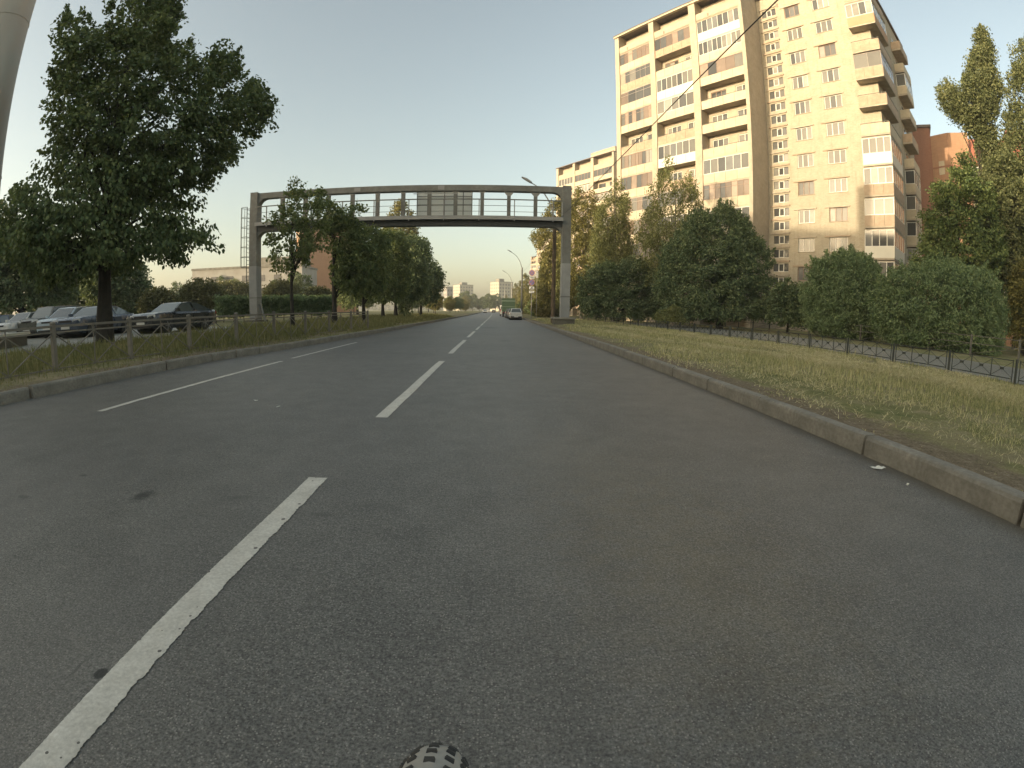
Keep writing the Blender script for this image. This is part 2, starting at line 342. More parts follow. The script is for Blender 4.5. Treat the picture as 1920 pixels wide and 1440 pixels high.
# ------------------------------------------------------------------ mesh helpers
class MB:
    """collects boxes, prisms, tubes and sheets; build() links them as one mesh object"""
    def __init__(s): s.v, s.f = [], []
    def add(s, vs, fs):
        o = len(s.v); s.v.extend([tuple(map(float, p)) for p in vs]); s.f.extend([tuple(i + o for i in f) for f in fs]); return s
    def box(s, x0, x1, y0, y1, z0, z1):
        return s.add([(x0, y0, z0), (x1, y0, z0), (x1, y1, z0), (x0, y1, z0), (x0, y0, z1), (x1, y0, z1), (x1, y1, z1), (x0, y1, z1)],
                     [(0, 3, 2, 1), (4, 5, 6, 7), (0, 1, 5, 4), (1, 2, 6, 5), (2, 3, 7, 6), (3, 0, 4, 7)])
    def quad(s, a, b, c, d): return s.add([a, b, c, d], [(0, 1, 2, 3)])
    def bar(s, a, b, w, h=None, up=(0, 0, 1)):
        a, b = Vector(a), Vector(b); h = h or w; d = (b - a).normalized(); u = Vector(up)
        if abs(d.dot(u)) > 0.98: u = Vector((0, 1, 0)) if abs(d.y) < 0.9 else Vector((1, 0, 0))
        x = d.cross(u).normalized(); y = x.cross(d)
        ps = [p + x * (sx * w / 2) + y * (sy * h / 2) for p in (a, b) for sx, sy in ((-1, -1), (1, -1), (1, 1), (-1, 1))]
        return s.add(ps, [(0, 1, 2, 3), (7, 6, 5, 4), (0, 4, 5, 1), (1, 5, 6, 2), (2, 6, 7, 3), (3, 7, 4, 0)])
    def tube(s, pts, rad, n=8, cap=True):
        pts = [Vector(p) for p in pts]; rad = rad if isinstance(rad, (list, tuple)) else [rad] * len(pts)
        vs, fs = [], []
        for i, p in enumerate(pts):
            d = (pts[min(i + 1, len(pts) - 1)] - pts[max(i - 1, 0)]).normalized()
            u = Vector((0, 0, 1)) if abs(d.z) < 0.95 else Vector((1, 0, 0))
            x = d.cross(u).normalized(); y = d.cross(x).normalized()
            for k in range(n):
                a = 2 * math.pi * k / n; vs.append(p + x * (math.cos(a) * rad[i]) + y * (math.sin(a) * rad[i]))
        for i in range(len(pts) - 1):
            for k in range(n):
                a, b = i * n + k, i * n + (k + 1) % n; fs.append((a, b, b + n, a + n))
        if cap: fs.append(tuple(range(n))[::-1]); fs.append(tuple((len(pts) - 1) * n + k for k in range(n)))
        return s.add(vs, fs)
    def prism(s, poly, z0, z1):
        n = len(poly)
        return s.add([(x, y, z0) for x, y in poly] + [(x, y, z1) for x, y in poly],
                     [tuple(range(n))[::-1], tuple(range(n, 2 * n))] + [(i, (i + 1) % n, (i + 1) % n + n, i + n) for i in range(n)])
    def prism_y(s, poly, y0, y1):
        """polygon in x,z extruded along y"""
        n = len(poly)
        return s.add([(x, y0, z) for x, z in poly] + [(x, y1, z) for x, z in poly],
                     [tuple(range(n)), tuple(range(n, 2 * n))[::-1]] + [((i + 1) % n, i, i + n, (i + 1) % n + n) for i in range(n)])
    def mesh(s, name, mat, smooth=False):
        me = bpy.data.meshes.new(name); me.from_pydata(s.v, [], s.f)
        if mat: me.materials.append(MATS[mat])
        if smooth:
            me.polygons.foreach_set('use_smooth', [True] * len(me.polygons))
            try: me.set_sharp_from_angle(angle=R(35))
            except Exception: pass
        me.update(); return me
    def build(s, name, mat, parent=None, smooth=False, loc=None, **tags):
        return link(name, s.mesh(name, mat, smooth), parent, loc, **tags)
def link(name, data, parent=None, loc=None, label=None, cat=None, group=None, kind=None, rz=None):
    o = bpy.data.objects.new(name, data); col.objects.link(o)
    if parent is not None: o.parent = parent
    if loc is not None: o.location = loc
    if rz is not None: o.rotation_euler = (0, 0, rz)
    if label: o['label'] = label
    if cat: o['category'] = cat
    if group: o['group'] = group
    if kind: o['kind'] = kind
    return o
def thing(name, label, cat, loc=(0, 0, 0), rz=0.0, group=None):
    return link(name, None, None, loc, label, cat, group, None, rz)
def copy_tree(o, parent=None, label=None):
    c = o.copy(); col.objects.link(c); c.parent = parent
    if label: c['label'] = label
    for ch in KIDS.get(o.name, []): copy_tree(ch, c)
    return c
KIDS = {}
def index_children(root):
    todo = [root]
    while todo:
        o = todo.pop(); ks = [x for x in col.objects if x.parent == o]; KIDS[o.name] = ks; todo += ks
def np_mesh(name, V, F, mat):
    me = bpy.data.meshes.new(name); k = F.shape[1]
    me.vertices.add(len(V)); me.vertices.foreach_set('co', V.astype(np.float32).ravel())
    me.loops.add(F.size); me.loops.foreach_set('vertex_index', F.astype(np.int32).ravel())
    me.polygons.add(len(F)); me.polygons.foreach_set('loop_start', np.arange(0, F.size, k, dtype=np.int32))
    me.polygons.foreach_set('loop_total', np.full(len(F), k, dtype=np.int32))
    me.materials.append(MATS[mat]); me.update(); me.validate(); return me
# ------------------------------------------------------------------ the setting: road, kerbs, markings, ground
def bend(y):
    return -3.0 * (max(0.0, y - 60.0) / 220.0) ** 2
_lk = [(-80, -8.0), (-5, -7.95), (5, -7.68), (7, -7.45), (9.3, -7.36), (11.3, -7.22), (13, -6.92), (16, -6.58), (25, -6.16), (37, -6.12), (1000, -6.12)]
def kerb_l(y):
    return float(np.interp(y, [a for a, _ in _lk], [b for _, b in _lk])) + bend(y)
def kerb_r(y):
    return 3.46 + bend(y)
def gz(x, y):
    """height of the ground beside the road"""
    if x < 0:
        d = kerb_l(y) - 0.15 - x
        return 0.17 + 0.21 * min(1.0, max(0.0, d / 5.0)) + 0.04 * min(1, max(0, (d - 5) / 30))
    d = x - kerb_r(y) - 0.15
    return 0.175 + 0.03 * min(1.0, max(0.0, d / 4.0)) + 0.03 * math.sin(0.7 * x + 0.31 * y) * min(1, max(0, d / 2.0)) * max(0, min(1, (8 - d) / 3))

ys = [-80, -40, -20, -10, -5, -2] + list(np.arange(0, 40, 1.0)) + list(np.arange(40, 120, 4.0)) + list(np.arange(120, 420, 10.0)) + [450, 500, 600, 800, 1200, 2000]
def strip(name, mat, offs, side, **tags):
    V, F = [], []
    for y in ys:
        for o in offs:
            x = (kerb_l(y) - 0.15 - o) if side < 0 else (kerb_r(y) + 0.15 + o)
            V.append((x, y, gz(x, y)))
    n = len(offs)
    for i in range(len(ys) - 1):
        for j in range(n - 1):
            a = i * n + j
            F.append((a, a + 1, a + n + 1, a + n) if side > 0 else (a, a + n, a + n + 1, a + 1))
    mb = MB(); mb.add(V, F); return mb.build(name, mat, smooth=True, **tags)
offs = [-0.02, 0.2, 0.5, 1, 1.6, 2.4, 3.2, 4, 5, 6, 7, 8, 10, 14, 20, 30, 60, 120, 300, 700, 2000]
strip('ground', 'ground_turf', offs, -1, kind='structure')
strip('ground', 'ground_turf', offs, 1, kind='structure')

mb = MB(); V, F = [], []
for y in ys:
    for k in range(9):
        V.append((kerb_l(y) - 0.08 + (kerb_r(y) - kerb_l(y) + 0.16) * k / 8, y, 0.0))
for i in range(len(ys) - 1):
    for k in range(8): a = i * 9 + k; F.append((a, a + 1, a + 10, a + 9))
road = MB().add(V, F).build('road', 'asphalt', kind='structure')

# kerbs: the near stones are laid one by one, the far run is one piece
def stone_mesh(length, seed):
    r = random.Random(seed); n = 5; mb = MB(); prof = [(0.0, -0.08), (0.0, 0.165), (0.012, 0.19), (0.035, 0.2), (0.15, 0.2), (0.15, -0.08)]
    V, F = [], []
    for i in range(n):
        y = -length / 2 + length * i / (n - 1)
        for k, (x, z) in enumerate(prof):
            j = 0.006 if 0 < k < 4 else 0.002
            V.append((x + r.uniform(-j, j), y, z + r.uniform(-j, j) * (0.6 if z > 0 else 0)))
    k = len(prof)
    for i in range(n - 1):
        for q in range(k): a, b = i * k + q, i * k + (q + 1) % k; F.append((a, b, b + k, a + k))
    F.append(tuple(range(k))[::-1]); F.append(tuple((n - 1) * k + q for q in range(k)))
    return mb.add(V, F).mesh('kerb_stone', 'kerb_stone_mat')
def lay_kerb(side, joints, far0):
    fx = kerb_r if side > 0 else kerb_l
    V, F = [], []
    yy = [far0] + [y for y in ys if y > far0 + 2 and y <= 600]
    for y in yy:
        x = fx(y); s = side
        V += [(x, y, -0.08), (x, y, 0.17), (x + s * 0.03, y, 0.2), (x + s * 0.15, y, 0.2), (x + s * 0.15, y, -0.08)]
    for i in range(len(yy) - 1):
        for q in range(4):
            a = i * 5 + q; F.append((a, a + 1, a + 6, a + 5) if side < 0 else (a, a + 5, a + 6, a + 1))
    parent = MB().add(V, F).build('kerb', 'kerb_stone_mat', kind='structure')
    pool = {}
    for i in range(len(joints) - 1):
        y0, y1 = joints[i], joints[i + 1]; L = round((y1 - y0 - 0.016) * 20) / 20
        key = (L, i % 5)
        if key not in pool: pool[key] = stone_mesh(L - 0.012, hash(key) % 1000)
        ym = (y0 + y1) / 2
        o = link('kerb_stone', pool[key], parent, (fx(ym) + random.uniform(-0.008, 0.008), ym, random.uniform(-0.012, 0.008)))
        sl = math.atan2(fx(y1) - fx(y0), y1 - y0)
        o.rotation_euler = (random.uniform(-0.004, 0.004), random.uniform(-0.012, 0.012), -sl + random.uniform(-0.004, 0.004) + (0 if side > 0 else math.pi))
jr = [-5.4, -3.55, -1.75, 0.05, 1.86, 3.65, 5.70, 7.37, 8.98]
while jr[-1] < 56: jr.append(jr[-1] + random.choice([1.8, 1.8, 1.55, 2.0, 1.8]))
lay_kerb(1, jr, jr[-1])
jl = [-3.0, -0.6, 1.2, 3.4, 5.78, 8.14, 9.33, 11.05, 12.04, 13.05, 14.5, 15.99]
while jl[-1] < 56: jl.append(jl[-1] + random.choice([1.8, 1.8, 1.0, 2.0, 1.5]))
lay_kerb(-1, jl, jl[-1])

# lane markings, sheets a few millimetres above the asphalt, with worn ragged edges
def marking(x, w, y0, y1, rag, n):
    r = random.Random(int(y0 * 100)); V, F = [], []
    for i in range(n + 1):
        y = y0 + (y1 - y0) * i / n; b = bend(y)
        wob = 0.004 * math.sin(y * 1.1) + 0.003 * math.sin(y * 2.9)
        V.append((x - w / 2 + b + r.uniform(-rag, rag) * 0.4 + wob, y + (r.uniform(-.01, .01) if i in (0, n) else 0), 0.004))
        V.append((x + w / 2 + b + r.uniform(-rag, rag) + wob + rag * 0.8 * (math.sin(y * 23.1) * math.sin(y * 7.7) + 0.6 * math.sin(y * 41.3 + 2 * math.sin(y * 5))), y, 0.004))
    for i in range(n): a = 2 * i; F.append((a, a + 1, a + 3, a + 2))
    MB().add(V, F).build('marking', 'road_paint', road)
y = -2.77
while y < 150:
    marking(-1.313, 0.145, y, y + 6.0, 0.0045 if y < 5 else 0.003, 620 if y < 2 else 60); y += 8.0
marking(-5.27, 0.11, 5.12, 11.08, 0.006, 80); marking(-5.30, 0.105, 11.76, 17.6, 0.006, 60)

# side paving: footpath on the right, service road with parked cars on the left
def sheet(name, mat, pts_l, pts_r, dz, **tags):
    V, F = [], []
    for (a, b) in zip(pts_l, pts_r):
        for t in np.linspace(0, 1, 9):
            x = a[0] + (b[0] - a[0]) * t; yv = a[1] + (b[1] - a[1]) * t
            V.append((x, yv, gz(x, yv) + dz))
    n = 9
    for i in range(len(pts_l) - 1):
        for j in range(n - 1): q = i * n + j; F.append((q, q + 1, q + n + 1, q + n))
    return MB().add(V, F).build(name, mat, smooth=True, **tags)
py_ = list(np.arange(-30, 52, 2.0))
sheet('footpath', 'path_asphalt', [(11.7 + 0.06 * math.sin(y), y) for y in py_], [(17.9 + 0.1 * math.sin(y * 0.7), y) for y in py_], 0.02, kind='structure')
ly_ = list(np.arange(-60, 36, 2.0))
def lot_edge(y): return float(np.interp(y, [-60, 9, 13, 15.5, 18.2, 21.5, 26, 30, 36], [-14.2, -13.8, -13.3, -12.5, -12.0, -12.2, -16, -24, -40])) + 0.08 * math.sin(y * 1.3)
sheet('service_road', 'lot_asphalt', [(-75.0, y) for y in ly_], [(lot_edge(y), y) for y in ly_], 0.015, kind='structure')

# ------------------------------------------------------------------ grass: blades standing on the verges
def blades(name, mat, P, H, W, kind_label, cat, bend_=0.5):
    n = len(P); a = rng.uniform(0, 2 * np.pi, n); lean = rng.uniform(0.1, bend_, n) * H; la = rng.uniform(0, 2 * np.pi, n)
    wx, wy = np.cos(a) * W / 2, np.sin(a) * W / 2; lx, ly = np.cos(la) * lean, np.sin(la) * lean
    V = np.empty((n, 5, 3)); z0 = P[:, 2] - 0.01
    V[:, 0] = np.c_[P[:, 0] - wx, P[:, 1] - wy, z0]; V[:, 1] = np.c_[P[:, 0] + wx, P[:, 1] + wy, z0]
    V[:, 2] = np.c_[P[:, 0] + lx * .35 + wx * .7, P[:, 1] + ly * .35 + wy * .7, z0 + H * .6]
    V[:, 3] = np.c_[P[:, 0] + lx * .35 - wx * .7, P[:, 1] + ly * .35 - wy * .7, z0 + H * .6]
    V[:, 4] = np.c_[P[:, 0] + lx, P[:, 1] + ly, z0 + H]
    i = np.arange(n)[:, None] * 5
    F = np.concatenate([i + np.array([[0, 1, 2]]), i + np.array([[0, 2, 3]]), i + np.array([[3, 2, 4]])])
    return link(name, np_mesh(name, V.reshape(-1, 3), F, mat), None, None, kind_label, cat, None, 'stuff')
def lump(x, y):
    return (np.sin(x * 1.9 + np.sin(y * 1.1) * 2) * np.sin(y * 1.3 + np.sin(x * .8) * 2) + np.sin(x * .6 + y * .45) * .8) * .5
def scatter(n, x0, x1, y0, y1, ypow):
    y = y0 + (y1 - y0) * rng.uniform(0, 1, n) ** ypow; x = rng.uniform(x0, x1, n); return x, y
# right verge
x, y = scatter(155000, 3.62, 11.75, 0.3, 60, 2.1)
keep = rng.uniform(0, 1, len(x)) < np.clip(0.05 + 0.9 * lump(x, y) + 0.35 * lump(x * 3.1, y * 2.7) + np.clip((x - 4.3) * 0.8, 0, 0.75), 0.02, 1)
x, y = x[keep], y[keep]; L = lump(x, y)
z = np.array([gz(a, b) for a, b in zip(x, y)])
H = np.clip(rng.gamma(3.2, 0.015, len(x)) * (1 + 0.7 * L) * np.clip((x - 3.5) * 1.4, 0.35, 1.3), 0.02, 0.3); W = 0.006 + 0.0010 * y + 0.002 * rng.uniform(0, 1, len(x))
blades('grass', 'blade', np.c_[x, y, z], H, W, 'short uneven green and yellowing grass on the right verge', 'grass')
# mown straw lying in wavy swaths on the right verge
cx_, cy_l = [], []
for (sx_, sy_2, ex, ey, n_) in [(10.2, 4.0, 8.4, 12.0, 9000), (8.7, 4.5, 7.4, 9.5, 5000), (9.6, 12.0, 8.6, 22.0, 9000), (7.6, 9.0, 6.6, 17.0, 5000), (8.2, 22, 7.4, 32, 5000), (10.8, 7.5, 10.0, 13.5, 4000), (6.2, 17, 5.6, 27, 3000), (9.2, 1.0, 9.4, 5.0, 6000), (7.4, 1.5, 7.9, 6.0, 4000), (9.0, 5.0, 6.8, 14.0, 6000), (10.4, 14, 9.4, 24, 5000), (4.3, 0.5, 4.1, 12.0, 1500), (5.4, 3, 5.0, 13, 1800)]:
    t = rng.uniform(0, 1, n_)
    cx_.append(sx_ + (ex - sx_) * t + 0.25 * np.sin(t * 17 + sx_) + rng.normal(0, 0.2, n_)); cy_l.append(sy_2 + (ey - sy_2) * t + rng.normal(0, 0.25, n_))
x = np.concatenate(cx_); y = np.concatenate(cy_l); keep = lump(x * 1.7, y * 1.4) > -0.35; x, y = x[keep], y[keep]
z = np.array([gz(a, b) for a, b in zip(x, y)]) + rng.uniform(0.0, 0.11, len(x))
blades('straw', 'blade_straw', np.c_[x, y, z], rng.uniform(0.015, 0.055, len(x)), 0.0045 + 0.0011 * y, 'pale dried mown grass lying in swaths on the right verge', 'straw', 4.0)
# left verge
x, y = scatter(80000, -14.4, -6.3, 2.0, 75, 1.6)
kl = np.array([kerb_l(b) for b in y]); d = kl - 0.16 - x
le_ = np.array([lot_edge(b) for b in y])
keep = (d > 0.0) & (rng.uniform(0, 1, len(x)) < np.clip(0.45 + 0.5 * lump(x, y) + d * 0.4, 0.03, 1)) & (x > np.maximum(le_ + 0.1, -14.4))
x, y, d = x[keep], y[keep], d[keep]; L = lump(x, y); z = np.array([gz(a, b) for a, b in zip(x, y)])
H = np.clip(rng.gamma(5, 0.022, len(x)) * (1 + 0.6 * L) * np.clip(d * 1.2, 0.4, 1.6), 0.02, 0.42); W = 0.010 + 0.0011 * y
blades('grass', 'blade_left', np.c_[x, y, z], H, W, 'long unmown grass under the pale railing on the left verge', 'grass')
# ------------------------------------------------------------------ apartment tower: cream brick, loggias on one half, windows and corner balconies on the other
P0 = np.array([30.83, 39.99]) * 1.07
TOWER_RZ = math.atan2(-0.830, 0.558)
S_ = lambda j: 24.85 + 2.95 * (j - 8)       # underside of the loggia slab of storey j
L_ = lambda j: 9.9 + 3.02 * j               # window heads of the right half
PIERS = [(-25.74, -25.05), (-19.85, -19.05), (-13.59, -12.65), (-6.89, -6.45)]
BAYS = [(PIERS[i][1], PIERS[i + 1][0]) for i in range(3)]
TF, TB = -3.85, -2.55                        # loggia front and back planes
XC, XS, DEP = 6.37, -6.45, 19.0
ROOF = 39.5

def glazing(root, x0, x1, y, z0, z1, n, style, rnd, dark_share=0.6, name='glazing', axis='x'):
    """a glazed screen: frame (one part), panes as its sub-parts"""
    fm = {'white': 'window_white', 'brown': 'frame_brown', 'grey': 'frame_grey'}[style]
    t = 0.07 if style == 'white' else 0.045
    def P(u, d, z): return (u, y + d, z) if axis == 'x' else (y - d, u, z)
    mb = MB()
    def fbox(a, b, c, d, p, q):
        A, B = P(a, c, p), P(b, d, q); mb.box(min(A[0], B[0]), max(A[0], B[0]), min(A[1], B[1]), max(A[1], B[1]), p, q)
    fbox(x0, x1, -0.03, 0.04, z0, z0 + t); fbox(x0, x1, -0.03, 0.04, z1 - t, z1)
    xs = [x0 + (x1 - x0) * i / n for i in range(n + 1)]
    if style != 'white': xs = [x0] + [v + rnd.uniform(-.06, .06) for v in xs[1:-1]] + [x1]
    for i, v in enumerate(xs):
        w = t if i in (0, n) or style == 'white' and i % 2 else t * 0.8
        a = v if i == 0 else v - w if i == n else v - w / 2
        fbox(a, a + w, -0.03, 0.04, z0 + t, z1 - t)
    if style != 'white' and rnd.random() < 0.6: fbox(x0, x1, -0.025, 0.035, z1 - 0.5, z1 - 0.46)
    f = mb.build(name, fm, root)
    for i in range(n):
        a, b = xs[i] + t / 2, xs[i + 1] - t / 2
        g = 'glass_dark' if rnd.random() < dark_share else ('glass_curtain' if style == 'white' or rnd.random() < .4 else 'glass_brown')
        if style == 'brown' and rnd.random() < 0.5: g = 'glass_brown'
        A, B = P(a, 0.0, z0 + t), P(b, 0.015, z1 - t)
        MB().box(min(A[0], B[0]), max(A[0], B[0]), min(A[1], B[1]), max(A[1], B[1]), z0 + t, z1 - t).build('pane', g, f)
    return f

def window(root, x0, x1, y, z0, z1, rnd, parts=3):
    """three-light window in a reveal with lintel above and sill below"""
    t = 0.075
    mb = MB(); mb.box(x0, x1, y + 0.10, y + 0.17, z0, z0 + t).box(x0, x1, y + 0.10, y + 0.17, z1 - t, z1)
    xs = [x0 + (x1 - x0) * i / parts for i in range(parts + 1)]
    for i, v in enumerate(xs):
        w = t if 0 < i < parts else t
        a = v if i == 0 else v - w if i == parts else v - w / 2
        mb.box(a, a + w, y + 0.10, y + 0.17, z0 + t, z1 - t)
    f = mb.build('window', 'window_white' if rnd.random() < 0.93 else 'frame_brown', root)
    for i in range(parts):
        a, b = xs[i] + t / 2, xs[i + 1] - t / 2
        r = rnd.random()
        MB().box(a, b, y + 0.13, y + 0.15, z0 + t, z1 - t).build('pane', 'glass_dark' if r < 0.55 else 'glass_curtain', f)
    MB().box(x0 - 0.06, x1 + 0.06, y - 0.07, y + 0.12, z0 - 0.05, z0 - 0.003).build('sill', 'slab_concrete', f)
    return f

STY = {   # how each loggia is closed: storey 11 at the top
 0: {11: ('brown', 7), 10: ('grey', 6), 9: ('grey', 4), 8: ('brown', 8), 7: None, 6: ('brown', 9), 5: ('brown', 6), 4: ('grey', 6), 3: ('brown', 5)},
 1: {11: ('brown', 6), 10: None, 9: ('white', 7), 8: ('white', 5), 7: None, 6: ('white', 6), 5: None, 4: ('grey', 6), 3: ('white', 6)},
 2: {11: ('white', 8), 10: ('white', 9), 9: ('brown', 5), 8: None, 7: None, 6: None, 5: ('white', 6), 4: ('brown', 8), 3: ('white', 6)}}
BAL = {11: None, 10: ('white', 4, 'plaster_pink'), 9: (None, 0, 'panel_tan'), 8: ('grey', 2, 'panel_tan'), 7: (None, 0, 'panel_tan'), 6: (None, 0, 'panel_cream'),
       5: ('white', 4, 'panel_white'), 4: ('white', 4, 'panel_tan'), 3: ('white', 3, 'panel_tan'), 2: ('white', 4, 'panel_white'), 1: ('white', 4, 'panel_tan'), 0: (None, 0, 'panel_tan')}

def wall_with_holes(x0, x1, z0, z1, y, depth, holes):
    """front wall plane as boxes around openings (x0,x1,z0,z1)"""
    mb = MB(); zs = sorted({z0, z1} | {h[2] for h in holes} | {h[3] for h in holes})
    for a, b in zip(zs[:-1], zs[1:]):
        cut = sorted([(h[0], h[1]) for h in holes if h[2] <= a + 1e-6 and h[3] >= b - 1e-6]); u = x0
        for c, d in cut:
            if c > u: mb.box(u, c, y, y + depth, a, b)
            u = d
        if u < x1: mb.box(u, x1, y, y + depth, a, b)
    return mb

def tower(label, loc, rz, seed, detail=True):
    rnd = random.Random(seed)
    root = thing('apartment_tower', label, 'building', loc, rz)
    # ---- right half: front wall with openings, body behind
    holes, stairs, wins = [], [], []
    zc = 30.85 - 1.51 * 19
    while zc < 37.2:
        stairs.append((-5.85, -4.08, zc - 0.45, zc + 0.45)); zc += 1.51
    for j in range(-2, 10):
        for (a, b) in ((-3.03, -1.21), (0.40, 2.36)): wins.append((a, b, L_(j) - 1.57, L_(j) - 0.12))
    holes = stairs + wins
    mb = wall_with_holes(XS + 0.004, XC, 0.0, ROOF - 0.4, 0.0, 0.35, holes)
    mb.box(XS + 0.004, XC, 0.36, 0.9, 0.0, ROOF - 0.45)               # dark-proof backing right behind the reveals
    mb.box(XS + 0.004, XC, 0.9, DEP, 0.0, ROOF - 0.4)
    mb.build('wall', 'cream_brick', root)
    for (a, b, c, d) in wins:
        window(root, a, b, 0.0, c, d, rnd)
        MB().box(a - 0.5, b + 0.25, -0.10, 0.05, d + 0.0, d + 0.15).build('lintel', 'slab_concrete' if rnd.random() < 0.5 else 'panel_tan', root)
    for (a, b, c, d) in stairs:
        t = 0.06; w = (b - a) / 3
        f = MB().box(a + w - 0.03, a + w + t, 0.08, 0.16, c, d).box(a + 2 * w - t, a + 2 * w + 0.03, 0.08, 0.16, c, d).box(a, b, 0.085, 0.155, c, c + 0.05).box(a + w + t, a + 2 * w - t, 0.085, 0.155, d - 0.07, d).box(a + w + t, a + 2 * w - t, 0.083, 0.157, c + 0.052, c + 0.10).build('window', 'window_white', root)
        for i in range(3): MB().box(a + w * i + (0.07 if i == 1 else 0), a + w * (i + 1) - (0.07 if i == 1 else 0), 0.12, 0.14, c + 0.05, d - (0.07 if i == 1 else 0)).build('pane', 'glass_dark' if rnd.random() < .8 else 'glass_curtain', f)
        MB().box(a - 0.35, b + 0.12, -0.12, 0.06, d + 0.16, d + 0.33).build('lintel', 'panel_tan' if rnd.random() < .35 else 'slab_concrete', root)
    mb = MB(); mb.box(XS + 0.006, XC + 0.25, -0.25, DEP + 0.2, ROOF - 0.4 + 0.003, ROOF - 0.12); mb.build('roof', 'roof_edge', root)
    for vx in (-3.9, 2.9, 5.4):
        MB().box(vx, vx + 0.28, -0.012, 0.02, 37.35, 37.85).build('vent', 'frame_brown', root)
    # ---- left half: loggia block
    xl, xr = PIERS[0][0], PIERS[3][1]
    mb = MB(); mb.box(xl, xr, TB + 0.35, DEP - 2, 0.0, ROOF - 0.06); mb.box(xr - 0.4, xr - 0.002, TF + 0.01, TB + 0.36, 0, ROOF - 0.05); mb.build('wall', 'plaster', root)
    for a, b in PIERS: MB().box(a, b, TF - 0.12, TB + 0.36, 0.0, ROOF - 0.04).build('pier', 'plaster', root)
    MB().box(xl - 0.1, xr + 0.05, TF - 0.35, DEP - 2, ROOF - 0.038, ROOF + 0.06).build('roof', 'roof_edge', root)
    MB().box(xl - 0.08, xr + 0.03, TF - 0.30, TF + 0.1, ROOF - 0.28, ROOF - 0.04).build('roof_fascia', 'panel_cream', root)
    for bi, (a, b) in enumerate(BAYS):
        MB().box(a, b, TF, TF + 0.25, 36.33, 37.55).build('spandrel', 'plaster', root)
        MB().box((a + b) / 2 - 1.3, (a + b) / 2 - 1.08, TF - 0.012, TF + 0.02, 36.75, 37.15).build('vent', 'frame_brown', root)
        if bi == 2:
            for q in range(5): MB().box(a + 0.5 + q * 1.0, a + 1.15 + q * 1.0, TB + 0.32, TB + 0.37, 38.0, 38.35).build('vent', 'frame_brown', root)
        # back wall of the loggias with its door and window openings on each storey
        bh = []
        for j in range(0, 12):
            z = S_(j) + 0.15; bh += [(a + 0.55, a + 2.6, z + 0.75, z + 2.3), (b - 1.9, b - 0.3, z + 0.75, z + 2.3)]
        wall_with_holes(a, b, 0.0, 39.2, TB, 0.25, bh).build('loggia_wall', 'plaster', root)
        for j in range(0, 12):
            s = S_(j); z = s + 0.15
            MB().box(a + 0.002, b - 0.002, TF + 0.02, TB - 0.002, s, s + 0.15).build('slab', 'slab_concrete', root)
            n = 4; pm = 'panel_white' if (bi, j) in ((2, 11), (1, 9), (1, 6)) else ('panel_tan' if rnd.random() < 0.10 else 'panel_cream')
            for q in range(n):
                w = (b - a - 0.06) / n; x0 = a + 0.03 + q * w
                MB().box(x0 + 0.012, x0 + w - 0.012, TF - 0.03, TF + 0.015, s - 0.05, s + 1.0).build('parapet_panel', pm, root)
            st = STY[bi].get(j, ('grey', 5))
            if st is None:
                mb = MB(); mb.bar((a, TF - 0.01, s + 1.10), (b, TF - 0.01, s + 1.10), 0.04)
                for q in range(5): x0 = a + 0.05 + q * (b - a - 0.1) / 4; mb.bar((x0, TF - 0.01, s + 0.95), (x0, TF - 0.01, s + 1.08), 0.025)
                mb.build('handrail', 'fence_grey', root)
                for (h0, h1) in ((a + 0.55, a + 2.6), (b - 1.9, b - 0.3)): window(root, h0, h1, TB - 0.02, z + 0.76, z + 2.29, rnd, 3 if h1 - h0 > 1.7 else 2)
            else:
                glazing(root, a + 0.01, b - 0.01, TF + 0.04, s + 1.01, s + 2.72, st[1], st[0], rnd, 0.62 if st[0] == 'white' else 0.5)
                MB().box(a + 0.004, b - 0.004, TF + 0.0, TF + 0.12, s + 2.725, s + 2.945).build('header', 'panel_cream' if st[0] == 'white' else 'slab_concrete', root)
                for q in range(rnd.randint(1, 4)):      # household things standing behind the glass
                    x0 = a + rnd.uniform(0.3, b - a - 0.8)
                    MB().box(x0, x0 + rnd.uniform(0.15, 0.5), TF + 0.3, TF + 0.6, z, z + rnd.uniform(1.0, 1.7)).build('cupboard', rnd.choice(['panel_white', 'panel_cream', 'panel_tan']), root)
    # ---- corner balconies
    bx0, bx1, by0, by1 = 4.40, XC + 0.95, -1.18, 4.2
    def corner(j, b):
        s = L_(j - 2) - 2.62 - 0.17 if False else 7.55 + 3.02 * (j - 2)
        st, n, pm = b
        MB().box(bx0, bx1, by0, -0.002, s - 0.22, s).box(XC + 0.002, bx1, -0.0015, by1, s - 0.22, s).build('balcony_slab', 'slab_concrete', root)
        k = 3
        if pm in ('plaster_pink', 'panel_white'): k = 1
        for q in range(k):
            w = (bx1 - bx0) / k; MB().box(bx0 + q * w + 0.012, bx0 + (q + 1) * w - 0.012, by0 - 0.02, by0 + 0.02, s - 0.06, s + 1.0).build('parapet_panel', pm, root)
        for q in range(5):
            w = (by1 - by0 - 0.04) / 5; MB().box(bx1 - 0.02, bx1 + 0.02, by0 + 0.03 + q * w + 0.012, by0 + 0.03 + (q + 1) * w - 0.012, s - 0.06, s + 1.0).build('parapet_panel', pm, root)
        MB().box(bx0 - 0.0, bx0 + 0.03, by0 + 0.03, -0.004, s, s + 1.0).build('parapet_panel', pm, root)
